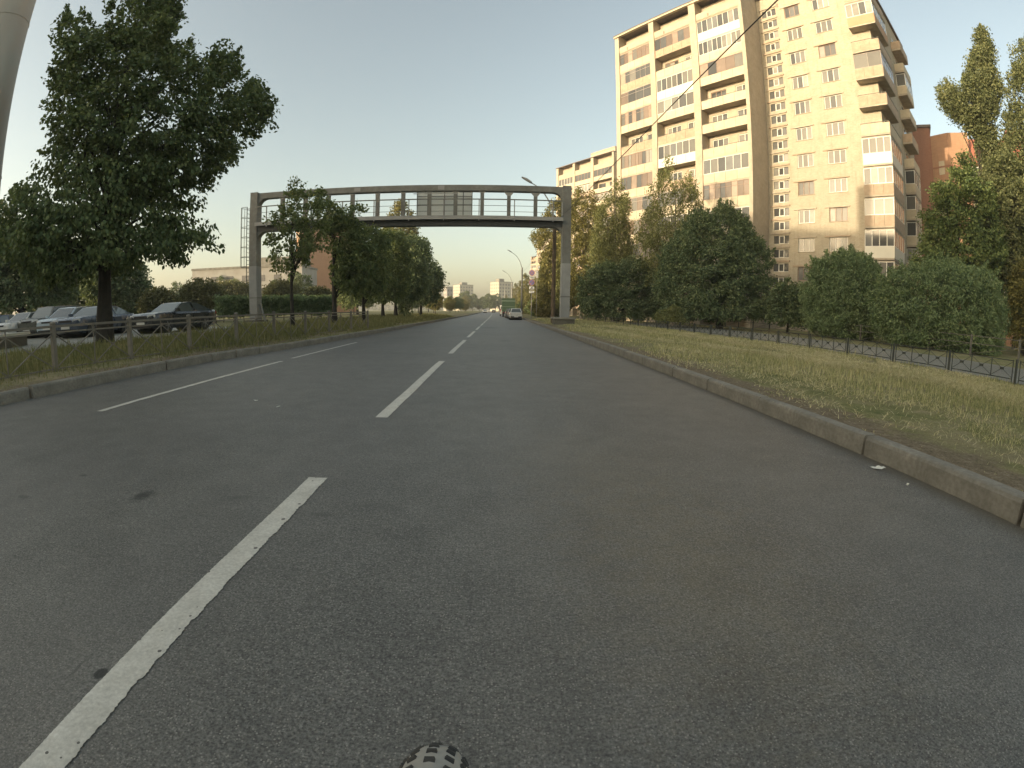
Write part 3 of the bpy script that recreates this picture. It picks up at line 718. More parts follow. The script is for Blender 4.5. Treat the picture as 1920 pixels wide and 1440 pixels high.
        if st:
            glazing(root, bx0, bx1, by0 + 0.01, s + 1.005, s + 2.62, n, st, rnd, 0.4)
            glazing(root, by0 + 0.06, by1, bx1 - 0.02, s + 1.005, s + 2.62, 5, st, rnd, 0.4, axis='y')
            if st == 'white': MB().box(bx0 - 0.05, bx1 + 0.06, by0 - 0.06, -0.003, s + 2.625, s + 2.70).box(XC + 0.003, bx1 + 0.06, -0.0025, by1, s + 2.625, s + 2.70).build('canopy', 'slab_concrete', root)
        else:
            mb = MB(); mb.bar((bx0, by0, s + 1.12), (bx1, by0, s + 1.12), 0.045); mb.bar((bx1, by0, s + 1.12), (bx1, by1, s + 1.12), 0.045)
            for x0 in (bx0, (bx0 + bx1) / 2, bx1 - 0.03): mb.bar((x0, by0, s + 0.98), (x0, by0, s + 1.1), 0.03)
            mb.build('handrail', 'fence_grey', root)
        # far balcony of the end wall
        fy0, fy1, fx1 = 11.0, 15.4, XC + 1.15
        MB().box(XC + 0.003, fx1, fy0, fy1, s - 0.22, s).build('balcony_slab', 'slab_concrete', root)
        fm = rnd.choice(['panel_cream', 'panel_tan', 'panel_cream'])
        MB().box(XC + 0.004, fx1, fy0 - 0.03, fy0 + 0.012, s + 0.0, s + 1.0).build('parapet_panel', fm, root)
        MB().box(fx1 - 0.03, fx1 + 0.012, fy0 + 0.014, fy1, s + 0.0, s + 1.0).build('parapet_panel', fm, root)
        if j in (2, 3, 4, 5, 9):
            glazing(root, XC + 0.01, fx1, fy0 + 0.0, s + 1.005, s + 2.6, 1, 'white', rnd, 0.7)
            glazing(root, fy0 + 0.05, fy1, fx1 - 0.03, s + 1.005, s + 2.6, 4, 'white', rnd, 0.5, axis='y')
    for j in range(0, 12):
        corner(j, BAL[j] or (None, 0, 'panel_tan'))
    # openings in the end wall behind the balconies
    for j in range(0, 12):
        s = 7.55 + 3.02 * (j - 2)
        for y0 in (1.0, 12.2):
            f = MB().box(XC + 0.003, XC + 0.03, y0, y0 + 1.9, s + 0.8, s + 2.25).build('window', 'window_white', root)
            for q in range(2): MB().box(XC + 0.02, XC + 0.04, y0 + 0.08 + q * 0.92, y0 + 0.9 + q * 0.92, s + 0.88, s + 2.17).build('pane', 'glass_dark', f)
    # lift house on the roof
    MB().box(-18, -10, 2, 8, ROOF + 0.06, ROOF + 2.6).build('lift_house', 'plaster', root)
    return root
t_main = tower('tall cream brick apartment tower with tan-panelled loggias, nearest and largest on the right', (P0[0], P0[1], 0.15), TOWER_RZ, 3)
index_children(t_main)

# same estate further along the street: plainer models of the same tower, since only the upper loggias can be made out
def far_tower(label, corner_xy, rz, roof, seed, wall='plaster'):
    rnd = random.Random(seed)
    root = thing('apartment_tower', label, 'building', (corner_xy[0], corner_xy[1], 0.1), rz)
    W, D = 19.4, 16.0; z0 = roof - 39.5
    mb = MB(); mb.box(0, W, 1.3, D, 0, roof - 0.06); mb.box(W, W + 11.5, 3.85, D + 2, 0, roof - 0.3); mb.build('wall', wall, root)
    px = [(0.0, 0.7), (5.9, 6.7), (12.1, 13.0), (18.8, 19.35)]
    for a, b in px: MB().box(a, b, -0.12, 1.31, 0, roof - 0.05).build('pier', wall, root)
    MB().box(-0.1, W + 0.05, -0.35, D, roof - 0.04, roof + 0.1).box(W + 0.06, W + 11.7, 3.6, D + 2, roof - 0.29, roof - 0.05).build('roof', 'roof_edge', root)
    MB().box(9, 17, 3, 9, roof + 0.1, roof + 2.6).build('lift_house', wall, root)
    MB().box(9, 17, 2.97, 3.0, roof + 2.2, roof + 2.5).build('parapet_vents', 'panel_tan', root)
    for i in range(3):
        a, b = px[i][1], px[i + 1][0]
        MB().box(a, b, 0, 0.2, roof - 3.2, roof - 1.95).build('spandrel', wall, root)
        for j in range(12):
            s = S_(j) + z0
            if s < 0.2: continue
            MB().box(a, b, 0.0, 1.29, s, s + 0.15).build('slab', 'slab_concrete', root)
            MB().box(a, b, -0.03, 0.0, s - 0.05, s + 1.0).build('parapet_panel', rnd.choice(['panel_cream', 'panel_cream', 'panel_tan']), root)
            r = rnd.random()
            if r < 0.75:
                g = MB().box(a, b, 0.06, 0.1, s + 1.0, s + 2.75).build('glazing', rnd.choice(['glass_dark', 'glass_brown', 'glass_curtain']), root)
                mb = MB()
                for q in range(6): x0 = a + (b - a - 0.1) * q / 5; mb.box(x0, x0 + 0.1, 0.03, 0.058, s + 1.08, s + 2.67)
                mb.box(a, b, 0.028, 0.059, s + 1.0, s + 1.08).box(a, b, 0.028, 0.059, s + 2.67, s + 2.75)
                mb.build('frame', rnd.choice(['window_white', 'frame_brown', 'window_white']), g)
            else:
                for u, v in ((a + 0.5, a + 2.6), (b - 1.9, b - 0.4)): MB().box(u, v, 1.27, 1.295, s + 0.9, s + 2.4).build('window', 'glass_dark', root)
    for j in range(12):
        for (u, v) in ((W + 3.4, W + 5.2), (W + 6.9, W + 8.8)):
            s = S_(j) + z0 + 0.9
            if s > 0.3: MB().box(u, v, 3.82, 3.845, s, s + 1.45).build('window', 'glass_dark' if rnd.random() < .6 else 'glass_curtain', root)
    return root
def along(px, dist): return spot(px, dist)
c = spot(1040, 121.0); far_tower('cream loggia tower rising behind the trees, just left of the nearest tower', c, TOWER_RZ, 37.2, 7)
c = spot(1005, 226.0); far_tower('pale slim-looking tower half hidden by trees between gantry leg and lamp pole', c, TOWER_RZ, 37.0, 8)
c = spot(994, 330.0); far_tower('farthest apricot-coloured tower peeping left of the pale tower behind the road signs', c, TOWER_RZ, 38.0, 9, 'panel_tan')
# ------------------------------------------------------------------ other buildings
def red_house():
    x, y = spot(1716, 80.0); rz = R(-46)                 # local x runs to the right along the front, y goes away from the street
    root = thing('brick_apartment_house', 'red and orange brick house with mansard roof behind the tower and poplar', 'building', (x, y, 0.1), rz)
    H = 27.0
    MB().box(0, 2.6, 0, 14, 0, H + 3.6).build('wall', 'red_brick', root)
    MB().box(-0.25, 2.8, -0.3, 14, H + 3.6, H + 4.0).build('roof', 'roof_edge', root)
    # faceted orange bay
    poly = [(2.602, -0.2), (5.0, -1.6), (8.0, -1.6), (8.0, 6), (2.602, 6)]
    bay = MB().prism(poly, 0, H + 2.2).build('bay', 'orange_brick', root)
    for z in np.arange(3.0, H - 2, 6.2):
        MB().prism([(2.604, -0.26), (4.98, -1.68), (8.06, -1.68), (8.06, -1.601), (5.0, -1.601), (2.604, -0.201)], z + 2.6, z + 2.85).build('string_course', 'red_brick', bay)
    for z in np.arange(1.5, H - 1, 3.1):
        a, b = Vector((3.5, -0.76)), Vector((4.3, -1.23)); n = Vector((-0.504, -0.864)) * 0.03
        MB().prism([(a.x, a.y), (b.x, b.y), (b.x + n.x, b.y + n.y), (a.x + n.x, a.y + n.y)], z, z + 2.0).build('window', 'panel_cream', bay)
    # main front with cream glazed balconies
    MB().box(8.002, 34, -0.4, 14, 0, H - 2.6).build('wall', 'orange_brick', root)
    V = [(8.004, -0.9, H - 2.6), (34, -0.9, H - 2.6), (34, -0.55, H - 1.0), (8.004, -0.55, H - 1.0), (8.004, 1.6, H + 2.3), (34, 1.6, H + 2.3), (34, 14, H + 2.3), (8.004, 14, H + 2.3), (34, 14, H - 2.6), (8.004, 14, H - 2.6)]
    MB().add(V, [(0, 1, 2, 3), (3, 2, 5, 4), (4, 5, 6, 7), (1, 8, 6, 5, 2), (0, 3, 4, 7, 9), (7, 6, 8, 9)]).build('roof', 'roof_red', root)
    MB().box(15, 22, 3, 8, H + 2.32, H + 3.0).box(14.6, 22.4, 2.6, 8.4, H + 3.9, H + 4.2).box(15, 22, 4, 7, H + 3.0, H + 3.9).build('lift_house', 'red_brick', root)
    mb = MB()
    for q in range(9): mb.bar((8.6 + q * 0.8, 1.8, H + 2.3), (8.6 + q * 0.8, 1.8, H + 3.3), 0.04)
    mb.bar((8.6, 1.8, H + 3.3), (15.0, 1.8, H + 3.3), 0.03); mb.bar((8.6, 1.8, H + 2.8), (15.0, 1.8, H + 2.8), 0.02); mb.build('roof_rail', 'lamp_metal', root)
    for z in np.arange(H - 2.6 - 3.1, 0, -3.1):
        for q in range(3):
            x0 = 8.25 + q * 8.6
            MB().box(x0, x0 + 7.6, -1.5, -0.42, z - 0.05, z + 1.05).build('parapet_panel', 'panel_cream', root)
            f = MB().box(x0 + 0.1, x0 + 7.5, -1.42, -0.43, z + 1.051, z + 3.03).build('glazing', 'window_white', root)
            for k in range(5): MB().box(x0 + 0.25 + k * 1.46, x0 + 1.55 + k * 1.46, -1.44, -1.40, z + 1.25, z + 2.85).build('pane', 'glass_curtain' if (k + q) % 3 else 'glass_dark', f)
red_house()

def slab_block(name, label, loc, rz, w, d, h, wall, side, floors, cols, wincol='far_dark', top=None):
    root = thing(name, label, 'building', (loc[0], loc[1], 0.1), rz)
    MB().box(0, w, 0, d, 0, h).build('wall', wall, root)
    MB().box(-0.15, w + 0.15, -0.15, d + 0.15, h, h + 0.45).build('roof', side, root)
    if top: MB().box(w * top[0], w * top[1], d * .3, d * .7, h + 0.45, h + top[2]).build('lift_house', side, root)
    for j in range(floors):
        z = 1.4 + (h - 2.2) * j / floors
        for i in range(cols):
            x0 = w * (i + 0.28) / cols; ww = w / cols * 0.46; hh = (h - 2.2) / floors * 0.5
            MB().box(x0, x0 + ww, -0.03, -0.003, z + hh * 0.45, z + hh * 1.45).build('window', wincol, root)
        for i in range(max(1, int(cols * d / w))):
            n = max(1, int(cols * d / w)); y0 = d * (i + 0.3) / n; ww = d / n * 0.42; hh = (h - 2.2) / floors * 0.5
            MB().box(-0.03, -0.003, y0, y0 + ww, z + hh * 0.45, z + hh * 1.45).build('window', wincol, root)
    return root
slab_block('apartment_block', 'orange brick block glowing in the sun behind the thin street trees', spot(556, 150), R(-62), 12, 16, 24.5, 'orange_brick', 'red_brick', 8, 5, 'panel_cream')
slab_block('office_block', 'low grey panelled block with rooftop hut beyond the hedge', spot(362, 118), R(6), 26, 12, 10.6, 'grey_panel', 'concrete', 3, 7, 'far_dark', (0.52, 0.98, 2.6))
slab_block('apartment_block', 'distant white block at the road end, left one of two', spot(862, 480), R(30), 15, 16, 26.0, 'far_cream', 'concrete', 8, 5, 'far_dark', (0.3, 0.7, 3.0))
slab_block('apartment_block', 'distant cream block above the parked truck, right one of two', spot(935, 430), R(32), 15, 15, 26.5, 'far_cream', 'concrete', 8, 5, 'far_dark', (0.2, 0.55, 3.2))
slab_block('office_block', 'small dark grey distant block beside the last left tree', spot(838, 350), R(28), 4.5, 7, 17.5, 'grey_panel', 'grey_panel', 5, 2, 'far_dark')
# unseen block beyond the left edge, height and end set to shade this stretch
slab_block('apartment_block', 'unseen nine-storey panel block across the service road, sized to shade the street', (-84, 5), R(-90), 150, 14, 28.4, 'grey_panel', 'concrete', 9, 30, 'far_dark')

# ------------------------------------------------------------------ gantry over the road
GY = 37.0
def gant():
    k = GY
    zx = lambda t: EYE + t * k
    XR0, XR1 = 0.1312 * k, 0.1487 * k
    XL0, XL1 = -0.5444 * k, -0.5270 * k
    z_tt, z_tb, z_bt, z_bb = zx(0.2600), zx(0.2478), zx(0.1925), zx(0.1745)
    root = thing('sign_gantry', 'grey steel gantry spanning the road with walkway, railing and ladder', 'gantry', (0, k, 0.0))
    D = 0.42
    for (a, b, zb) in ((XL0, XL1, 0.3), (XR0, XR1, 0.75)):
        leg = MB().box(a, b, -D, D, 4.9, zx(0.2622)).build('leg', 'steel_grey', root)
        MB().box(a - 0.015, b + 0.015, -D - 0.015, D + 0.015, zb, 4.9 - 0.004).build('lower_leg', 'steel_pale', leg)
        MB().box(a - 0.03, b + 0.03, -D - 0.03, D + 0.03, 2.3, 2.38).build('clamp_band', 'steel_grey', leg)
    MB().box(XL1 + 0.003, XR0 - 0.003, -0.3, 0.3, z_tb, z_tt).build('top_beam', 'steel_grey', root)
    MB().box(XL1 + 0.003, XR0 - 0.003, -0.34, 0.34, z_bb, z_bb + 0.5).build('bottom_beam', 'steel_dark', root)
    MB().box(XL1 + 0.004, XR0 - 0.004, -0.75, 0.75, z_bb + 0.502, z_bt - 0.10).build('walkway', 'steel_grey', root)
    MB().box(XL1 + 0.004, XR0 - 0.004, -0.80, -0.752, z_bb + 0.40, z_bt + 0.02).build('toe_board', 'steel_pale', root)
    # haunches where beams meet legs
    def haunch(x, s, z, up):
        pts = [(x, z)] + [(x + s * 0.75 * (1 - math.sin(t)), z + up * 0.75 * (1 - math.cos(t))) for t in np.linspace(0, math.pi / 2, 7)]
        pts = [(x, z), (x + s * 0.75, z)] + [(x + s * 0.75 * (1 - math.sin(t)), z + up * 0.75 * (1 - math.cos(t))) for t in np.linspace(0.15, math.pi / 2, 7)]
        if s * up < 0: pts = pts[::-1]
        MB().prism_y(pts, -0.29, 0.29).build('haunch', 'steel_grey', root)
    for x, s in ((XL1, 1), (XR0, -1)):
        haunch(x, s, z_tb - 0.002, -1); haunch(x, s, z_bb - 0.002, -1)
    # verticals between the two beams
    xs = [sight(p, 385)[0] / sight(p, 385)[1] * k for p in (530, 573, 616, 661, 708, 756, 805, 854, 904, 954, 1004)]
    for i, x in enumerate(xs):
        p = MB().box(x - 0.14, x + 0.14, -0.16, 0.16, z_bb + 0.505, z_tb - 0.003).build('post', 'steel_grey', root)
        MB().prism_y([(x - 0.14, z_tb - 0.35), (x + 0.14, z_tb - 0.35), (x + 0.42, z_tb - 0.006), (x - 0.42, z_tb - 0.006)] if i > 8 else [(x - 0.14, z_tb - 0.16), (x + 0.14, z_tb - 0.16), (x + 0.3, z_tb - 0.006), (x - 0.3, z_tb - 0.006)], -0.12, -0.165).build('gusset', 'steel_pale', p)
    # walkway railing on the near edge
    zr = zx(0.2265)
    for i, p_ in enumerate((508, 590, 648, 706, 770, 834, 899, 964, 1035)):
        x = sight(p_, 395)[0] / sight(p_, 395)[1] * k
        MB().bar((x, -0.78, z_bb + 0.3), (x, -0.78, zr), 0.07).build('rail_post', 'steel_pale', root)
    for z, w in ((zr, 0.075), (zx(0.2135), 0.03), (zx(0.2015), 0.03)):
        MB().bar((XL1 + 0.02, -0.82, z), (XR0 - 0.02, -0.82, z), w).build('rail', 'steel_grey', root)
    MB().bar((-6.5, -0.82, zx(0.238)), (-3.1, -0.82, zx(0.238)), 0.05).build('cable_tray', 'steel_pale', root)
    # ladder with safety hoops on the outer side of the left leg
    la = XL0 - 0.35
    lad = MB(); lad.bar((la, -0.25, 3.4), (la, -0.25, zx(0.232)), 0.05); lad.bar((la, 0.25, 3.4), (la, 0.25, zx(0.232)), 0.05)
    for z in np.arange(3.5, zx(0.232), 0.32): lad.bar((la, -0.25, z), (la, 0.25, z), 0.03)
    lad = lad.build('ladder', 'steel_grey', root)
    hz = np.linspace(4.9, zx(0.231), 7)
    for z in hz:
        MB().tube([(la - 0.68 * math.sin(t), 0.34 * math.cos(t), z) for t in np.linspace(0, math.pi, 10)], 0.022, 5).build('hoop', 'steel_grey', lad)
    for t in (0.8, 1.57, 2.34):
        MB().bar((la - 0.68 * math.sin(t), 0.34 * math.cos(t), hz[0]), (la - 0.68 * math.sin(t), 0.34 * math.cos(t), hz[-1]), 0.035, 0.02).build('cage_strip', 'steel_grey', lad)
    MB().bar((XL1 + 0.55, 0.1, 0.2), (XL1 + 0.06, 0.1, 1.9), 0.12).build('brace', 'steel_pale', root)
    # stickers left on the top beam
    for p_ in (672, 828): 
        x = sight(p_, 357)[0] / sight(p_, 357)[1] * k
        MB().box(x - 0.25, x + 0.25, -0.306, -0.302, z_tb + 0.08, z_tt - 0.06).build('sticker', 'steel_pale', root)
    # right footing with overhanging cap
    f = MB().box(XR0 - 0.55, XR1 + 0.35, -0.95, 0.95, 0.1, 0.62).build('footing', 'concrete_dark', root)
    MB().box(XR0 - 0.65, XR1 + 0.45, -1.05, 1.05, 0.622, 0.76).build('footing_cap', 'concrete', f)
    MB().box(XL0 - 0.4, XL1 + 0.4, -0.8, 0.8, 0.1, 0.55).build('footing', 'concrete_dark', root)
gant()
def sign_back():
    k = GY + 1.3; X = lambda p: sight(p, 385)[0] / sight(p, 385)[1] * k
    a, b = X(782), X(885); z0, z1 = EYE + 0.1965 * k, EYE + 0.2475 * k
    root = thing('road_sign_panel', 'large grey road sign seen from behind, hung in the gantry frame', 'sign', (0, k, 0))
    MB().box(a, b, 0.04, 0.07, z0, z1).build('panel', 'sheet_grey', root)
    for t in (0, 0.2, 0.5, 0.84, 1.0): x = a + (b - a) * t; MB().bar((x, 0.02, z0 - 0.02), (x, 0.02, z1 + 0.02), 0.06, 0.035).build('stiffener', 'steel_grey', root)
    for t in (0, 0.45, 0.8, 1.0): z = z0 + (z1 - z0) * t; MB().bar((a, -0.01, z), (b, -0.01, z), 0.02, 0.05).build('stiffener', 'steel_grey', root)
sign_back()

# ------------------------------------------------------------------ tall white billboard column at the left edge
def pylon():
    d = 22.0; az = R(-55.5) - math.asin(0.95 / d)
    x, y = math.sin(az) * d, math.cos(az) * d
    root = thing('billboard_column', 'thick pale painted steel column rising at the upper left edge', 'column', (x, y, gz(x, y)))
    mb = MB(); n = 40; V, F = [], []
    for z in np.linspace(0.5, 24, 13):
        for i in range(n): t = 2 * math.pi * i / n; V.append((0.95 * math.cos(t), 0.95 * math.sin(t), z))
    for j in range(12):
        for i in range(n): a, b = j * n + i, j * n + (i + 1) % n; F.append((a, b, b + n, a + n))
    F.append(tuple(12 * n + i for i in range(n)))
    MB().add(V, F).build('shaft', 'pylon_paint', root, smooth=True)
    for z in (6.2, 12.4, 18.6): MB().tube([(0, 0, z), (0, 0, z + 0.06)], 0.965, 40).build('weld_band', 'pylon_paint', root)
    b = MB().box(-1.5, 1.5, -1.5, 1.5, -0.1, 0.42).build('footing', 'concrete_dark', root)
    MB().box(-1.6, 1.6, -1.6, 1.6, 0.422, 0.52).build('footing_cap', 'panel_white', b)
    root.rotation_euler = (0, 0, 0.4)
pylon()

# ------------------------------------------------------------------ railings
def railing():
    root = thing('pedestrian_railing', 'galvanised pedestrian railing with crossed bars on the left verge', 'railing')
    line = lambda y: -8.9 + (y - 7.5) * 0.097
    yp = [0.6, 2.9, 5.2, 7.48, 9.66, 11.85, 14.08, 16.35, 18.73, 20.98, 23.5, 25.85]
    post = MB().box(-0.045, 0.045, -0.045, 0.045, -0.15, 1.0).mesh('post', 'galvanised')
    cap = MB(); cap.tube([(0, 0, 1.0), (0, 0, 1.015), (0, 0, 1.035), (0, 0, 1.047)], [0.066, 0.068, 0.05, 0.02], 10); cap = cap.mesh('post_cap', 'galvanised', True)
    P = [(line(y), y, gz(line(y), y) - 0.06) for y in yp]
    for i, p in enumerate(P):
        o = link('post', post, root, p); o.rotation_euler = (random.uniform(-.012, .012), random.uniform(-.012, .012), 0.05)
        link('post_cap', cap, o)
    for i in range(len(P) - 1):
        a, b = Vector(P[i]), Vector(P[i + 1]); U = Vector((0, 0, 1)); mid = (a + b) / 2
        for nm, h, w in (('top_rail', 0.95, 0.05), ('middle_rail', 0.83, 0.032), ('bottom_rail', 0.10, 0.03)):
            MB().bar(a + U * h, b + U * h, w).build(nm, 'galvanised', root)
        MB().bar(mid + U * 0.08, mid + U * 0.95, 0.02).build('picket', 'galvanised', root)
        for (p, q) in ((a, mid), (mid, b)):
            MB().bar(p + U * 0.82, q + U * 0.11, 0.02).build('cross_bar', 'galvanised', root)
            MB().bar(p + U * 0.11 + Vector((0.014, 0, 0)), q + U * 0.82 + Vector((0.014, 0, 0)), 0.02).build('cross_bar', 'galvanised', root)
            c = (p + q) / 2 + U * 0.465; MB().box(c.x - 0.02, c.x + 0.035, c.y - 0.03, c.y + 0.03, c.z - 0.03, c.z + 0.03).build('knot', 'galvanised', root)
railing()
def lawn_fence():
    root = thing('lawn_fence', 'low black iron lawn fence with crossed bars along the footpath', 'fence')
    fx = lambda y: 11.35 - 0.022 * max(0, y - 8) - 0.0 * y
    yp = list(np.arange(-1.2, 62, 2.05))
    for i in range(len(yp) - 1):
        y0, y1 = yp[i], yp[i + 1]; x0, x1 = fx(y0), fx(y1); z = gz(x0, y0)
        p = MB().bar((x0, y0, z - 0.1), (x0, y0, z + 0.58), 0.045).build('post', 'fence_black', root)
        a, b = Vector((x0, y0 + 0.1, z)), Vector((x1, y1 - 0.1, gz(x1, y1)))
        U = Vector((0, 0, 1))
        pn = MB(); pn.bar(a + U * 0.54, b + U * 0.54, 0.022); pn.bar(a + U * 0.13, b + U * 0.13, 0.022)
        pn.bar(a + U * 0.05, a + U * 0.56, 0.018); pn.bar(b + U * 0.05, b + U * 0.56, 0.018)
        pn = pn.build('panel_frame', 'fence_black', root)
        for q in range(3):
            c, d = a.lerp(b, q / 3), a.lerp(b, (q + 1) / 3)
            if q: MB().bar(c + U * 0.13, c + U * 0.54, 0.018).build('picket', 'fence_black', pn)
            if y0 < 32:
                MB().bar(c + U * 0.15, d + U * 0.52, 0.010).build('cross_bar', 'fence_black', pn); MB().bar(c + U * 0.52 + Vector((.008, 0, 0)), d + U * 0.15 + Vector((.008, 0, 0)), 0.010).build('cross_bar', 'fence_black', pn)
                e = (c + d) / 2 + U * 0.335; MB().box(e.x - 0.012, e.x + 0.02, e.y - 0.05, e.y + 0.05, e.z - 0.03, e.z + 0.03).build('plate', 'fence_black', pn)
lawn_fence()
def back_fence():
    root = thing('garden_fence', 'thin grey-brown two-rail fence in front of the rounded bushes', 'fence')
    yp = list(np.arange(8, 47, 2.9)); fx = lambda y: 22.2 + 0.02 * y
    for i, y in enumerate(yp):
        x = fx(y); z = gz(x, y)
        MB().bar((x, y, z - 0.1), (x, y, z + 1.05), 0.08).build('post', 'fence_grey', root)
        if i:
            x0, y0 = fx(yp[i - 1]), yp[i - 1]
            for h in (0.98, 0.62): MB().bar((x0, y0, z + h), (x, y, z + h), 0.035).build('rail', 'fence_grey', root)
            MB().bar((x0, y0, z + 0.62), (x, y, z + 0.12), 0.02).build('cross_bar', 'fence_grey', root)
back_fence()

# ------------------------------------------------------------------ street lamps, poles, wire, signs
def lamp(x, y, h, head, label, wood=False):
    root = thing('street_lamp', label, 'street lamp', (x, y, gz(x, y) - 0.05), 0, 'street lamps on the right verge')
    MB().tube([(0, 0, 0), (0, 0, h * 0.74)], [0.19, 0.14], 12).build('pole', 'pole_wood' if wood else 'lamp_metal', root, smooth=True)
    pts = [(0, 0, h * 0.66)] + [(head * (1 - math.cos(t)) * 0.85, 0, h * 0.66 + (h * 0.32) * math.sin(t)) for t in np.linspace(0.05, 1.25, 9)]
    arm = MB().tube(pts, [0.075] + [0.065 - 0.003 * i for i in range(9)], 8).build('arm', 'lamp_metal', root, smooth=True)
    e = Vector(pts[-1]); d = Vector((head, 0, h * 0.035)).normalized()
    d = (Vector(pts[-1]) - Vector(pts[-2])).normalized(); s = Vector((0, 1, 0))
    V = []
    for t, w, hh in ((0.0, 0.07, 0.05), (0.15, 0.16, 0.10), (0.6, 0.19, 0.12), (1.0, 0.11, 0.05)):
        c = e + d * t; u = d.cross(s) * -1
        V += [c + s * w - u * 0.04, c + s * w * 0.7 + u * hh, c - s * w * 0.7 + u * hh, c - s * w - u * 0.04]
    F = [(0, 1, 2, 3), (15, 14, 13, 12)]
    for i in range(3):
        for k in range(4): a, b = i * 4 + k, i * 4 + (k + 1) % 4; F.append((a, a + 4, b + 4, b))
    MB().add(V, F).build('lamp_head', 'lamp_metal', arm)
lamp(4.62, 39.9, 12.2, -3.3, 'brown street lamp pole standing close behind the right gantry leg', True)
lamp(4.55, 92.0, 12.6, -3.4, 'tall grey street lamp curving over the parked white hatchback')
lamp(4.05, 140.0, 12.6, -3.4, 'second grey street lamp beyond the sign post, smaller against the sky')
lamp(2.9, 196.0, 12.6, -3.4, 'farthest visible street lamp near the end of the road')
lamp(7.1, -7.5, 12.2, -3.3, 'street lamp standing behind the viewer, holding the overhead cable')
def cable(a, b, sag, r, label):
    pts = []
    for t in np.linspace(0, 1, 40): 
        p = Vector(a).lerp(Vector(b), t); p.z -= sag * 4 * t * (1 - t); pts.append(p)
    MB().tube(pts, r, 6).build('overhead_cable', 'plastic_black', label=label, cat='cable')
cable((4.62, 39.9, 8.6), (7.1, -7.5, 9.4), 0.45, 0.018, 'thin black cable slanting across the tower facade')
cable((4.55, 92.0, 8.6), (4.62, 39.9, 8.7), 0.7, 0.012, 'thin black cable between the distant lamp poles')

def disc(r, y, n=24): return [(r * math.cos(2 * math.pi * i / n), r * math.sin(2 * math.pi * i / n)) for i in range(n)]
def no_stop(parent, z, r, cross):
    ring = MB(); ring.prism_y(disc(r, 0), -0.012, 0.012); o = ring.build('sign_disc', 'sign_red', parent, loc=(0, -0.07, z))
    MB().prism_y(disc(r * 0.82, 0), -0.016, -0.013).build('disc_face', 'sign_blue', o)
    for s in ((1, -1) if cross else (1,)):
        c = r * 0.62; MB().bar((-c, -0.0185 - 0.003 * s, -c * s), (c, -0.0185 - 0.003 * s, c * s), 0.004, r * 0.2, up=(0, 0, 1)).build('disc_bar', 'sign_red', o)
def plate(parent, x, z, w, h, kind):
    o = MB().box(-w / 2, w / 2, -0.012, 0.012, -h / 2, h / 2).build('sign_plate', 'sign_white', parent, loc=(x, -0.07, z))
    MB().box(-w / 2, w / 2, -0.015, -0.0125, -h / 2, -h / 2 + 0.03).box(-w / 2, w / 2, -0.015, -0.0125, h / 2 - 0.03, h / 2).box(-w / 2, -w / 2 + 0.03, -0.015, -0.0125, -h / 2 + 0.03, h / 2 - 0.03).box(w / 2 - 0.03, w / 2, -0.015, -0.0125, -h / 2 + 0.03, h / 2 - 0.03).build('plate_border', 'sign_black', o)
    if kind == 'arrow':
        MB().prism_y([(-0.22, 0.0), (-0.12, -0.08), (-0.12, -0.03), (0.24, -0.03), (0.24, 0.03), (-0.12, 0.03), (-0.12, 0.08)], -0.016, -0.0125).build('arrow', 'sign_black', o)
    elif kind == 'uparrow':
        MB().prism_y([(0.0, 0.42), (-0.09, 0.26), (-0.035, 0.26), (-0.035, -0.4), (0.035, -0.4), (0.035, 0.26), (0.09, 0.26)], -0.016, -0.0125).build('arrow', 'sign_black', o)
    elif kind == 'tow':
        MB().prism_y([(-0.24, -0.1), (0.24, -0.1), (0.24, -0.03), (0.05, -0.03), (0.12, 0.1), (0.24, 0.1), (0.24, 0.12), (-0.02, 0.12), (-0.06, 0.02), (-0.24, -0.02)], -0.016, -0.0125).build('tow_symbol', 'sign_black', o)
def sign_post():
    x, y = spot(996, 64.0); root = thing('sign_post', 'slim pole with two round no-stopping signs and white plates below', 'road sign', (x, y, gz(x, y) - 0.05))
    MB().tube([(0, 0, 0), (0, 0, 7.0)], 0.045, 8).build('pole', 'lamp_metal', root)
    Z = lambda py: height(996, py, 64.3) - gz(x, y) + 0.05
    no_stop(root, Z(512), 0.39, True); plate(root, 0, Z(521), 0.74, 0.36, 'arrow'); no_stop(root, Z(530), 0.39, False); plate(root, 0, Z(540), 0.74, 0.42, 'tow'); plate(root, 0, Z(547.5), 0.74, 0.34, 'arrow')
    x2, y2 = spot(1005.5, 66.0); r2 = thing('sign_post', 'slim pole with one tall white arrow plate beside the no-stopping signs', 'road sign', (x2, y2, gz(x2, y2) - 0.05))
    MB().tube([(0, 0, 0), (0, 0, 6.8)], 0.035, 8).build('pole', 'lamp_metal', r2); plate(r2, 0, Z(511.5) - 0.05, 0.36, 1.0, 'uparrow')
sign_post()
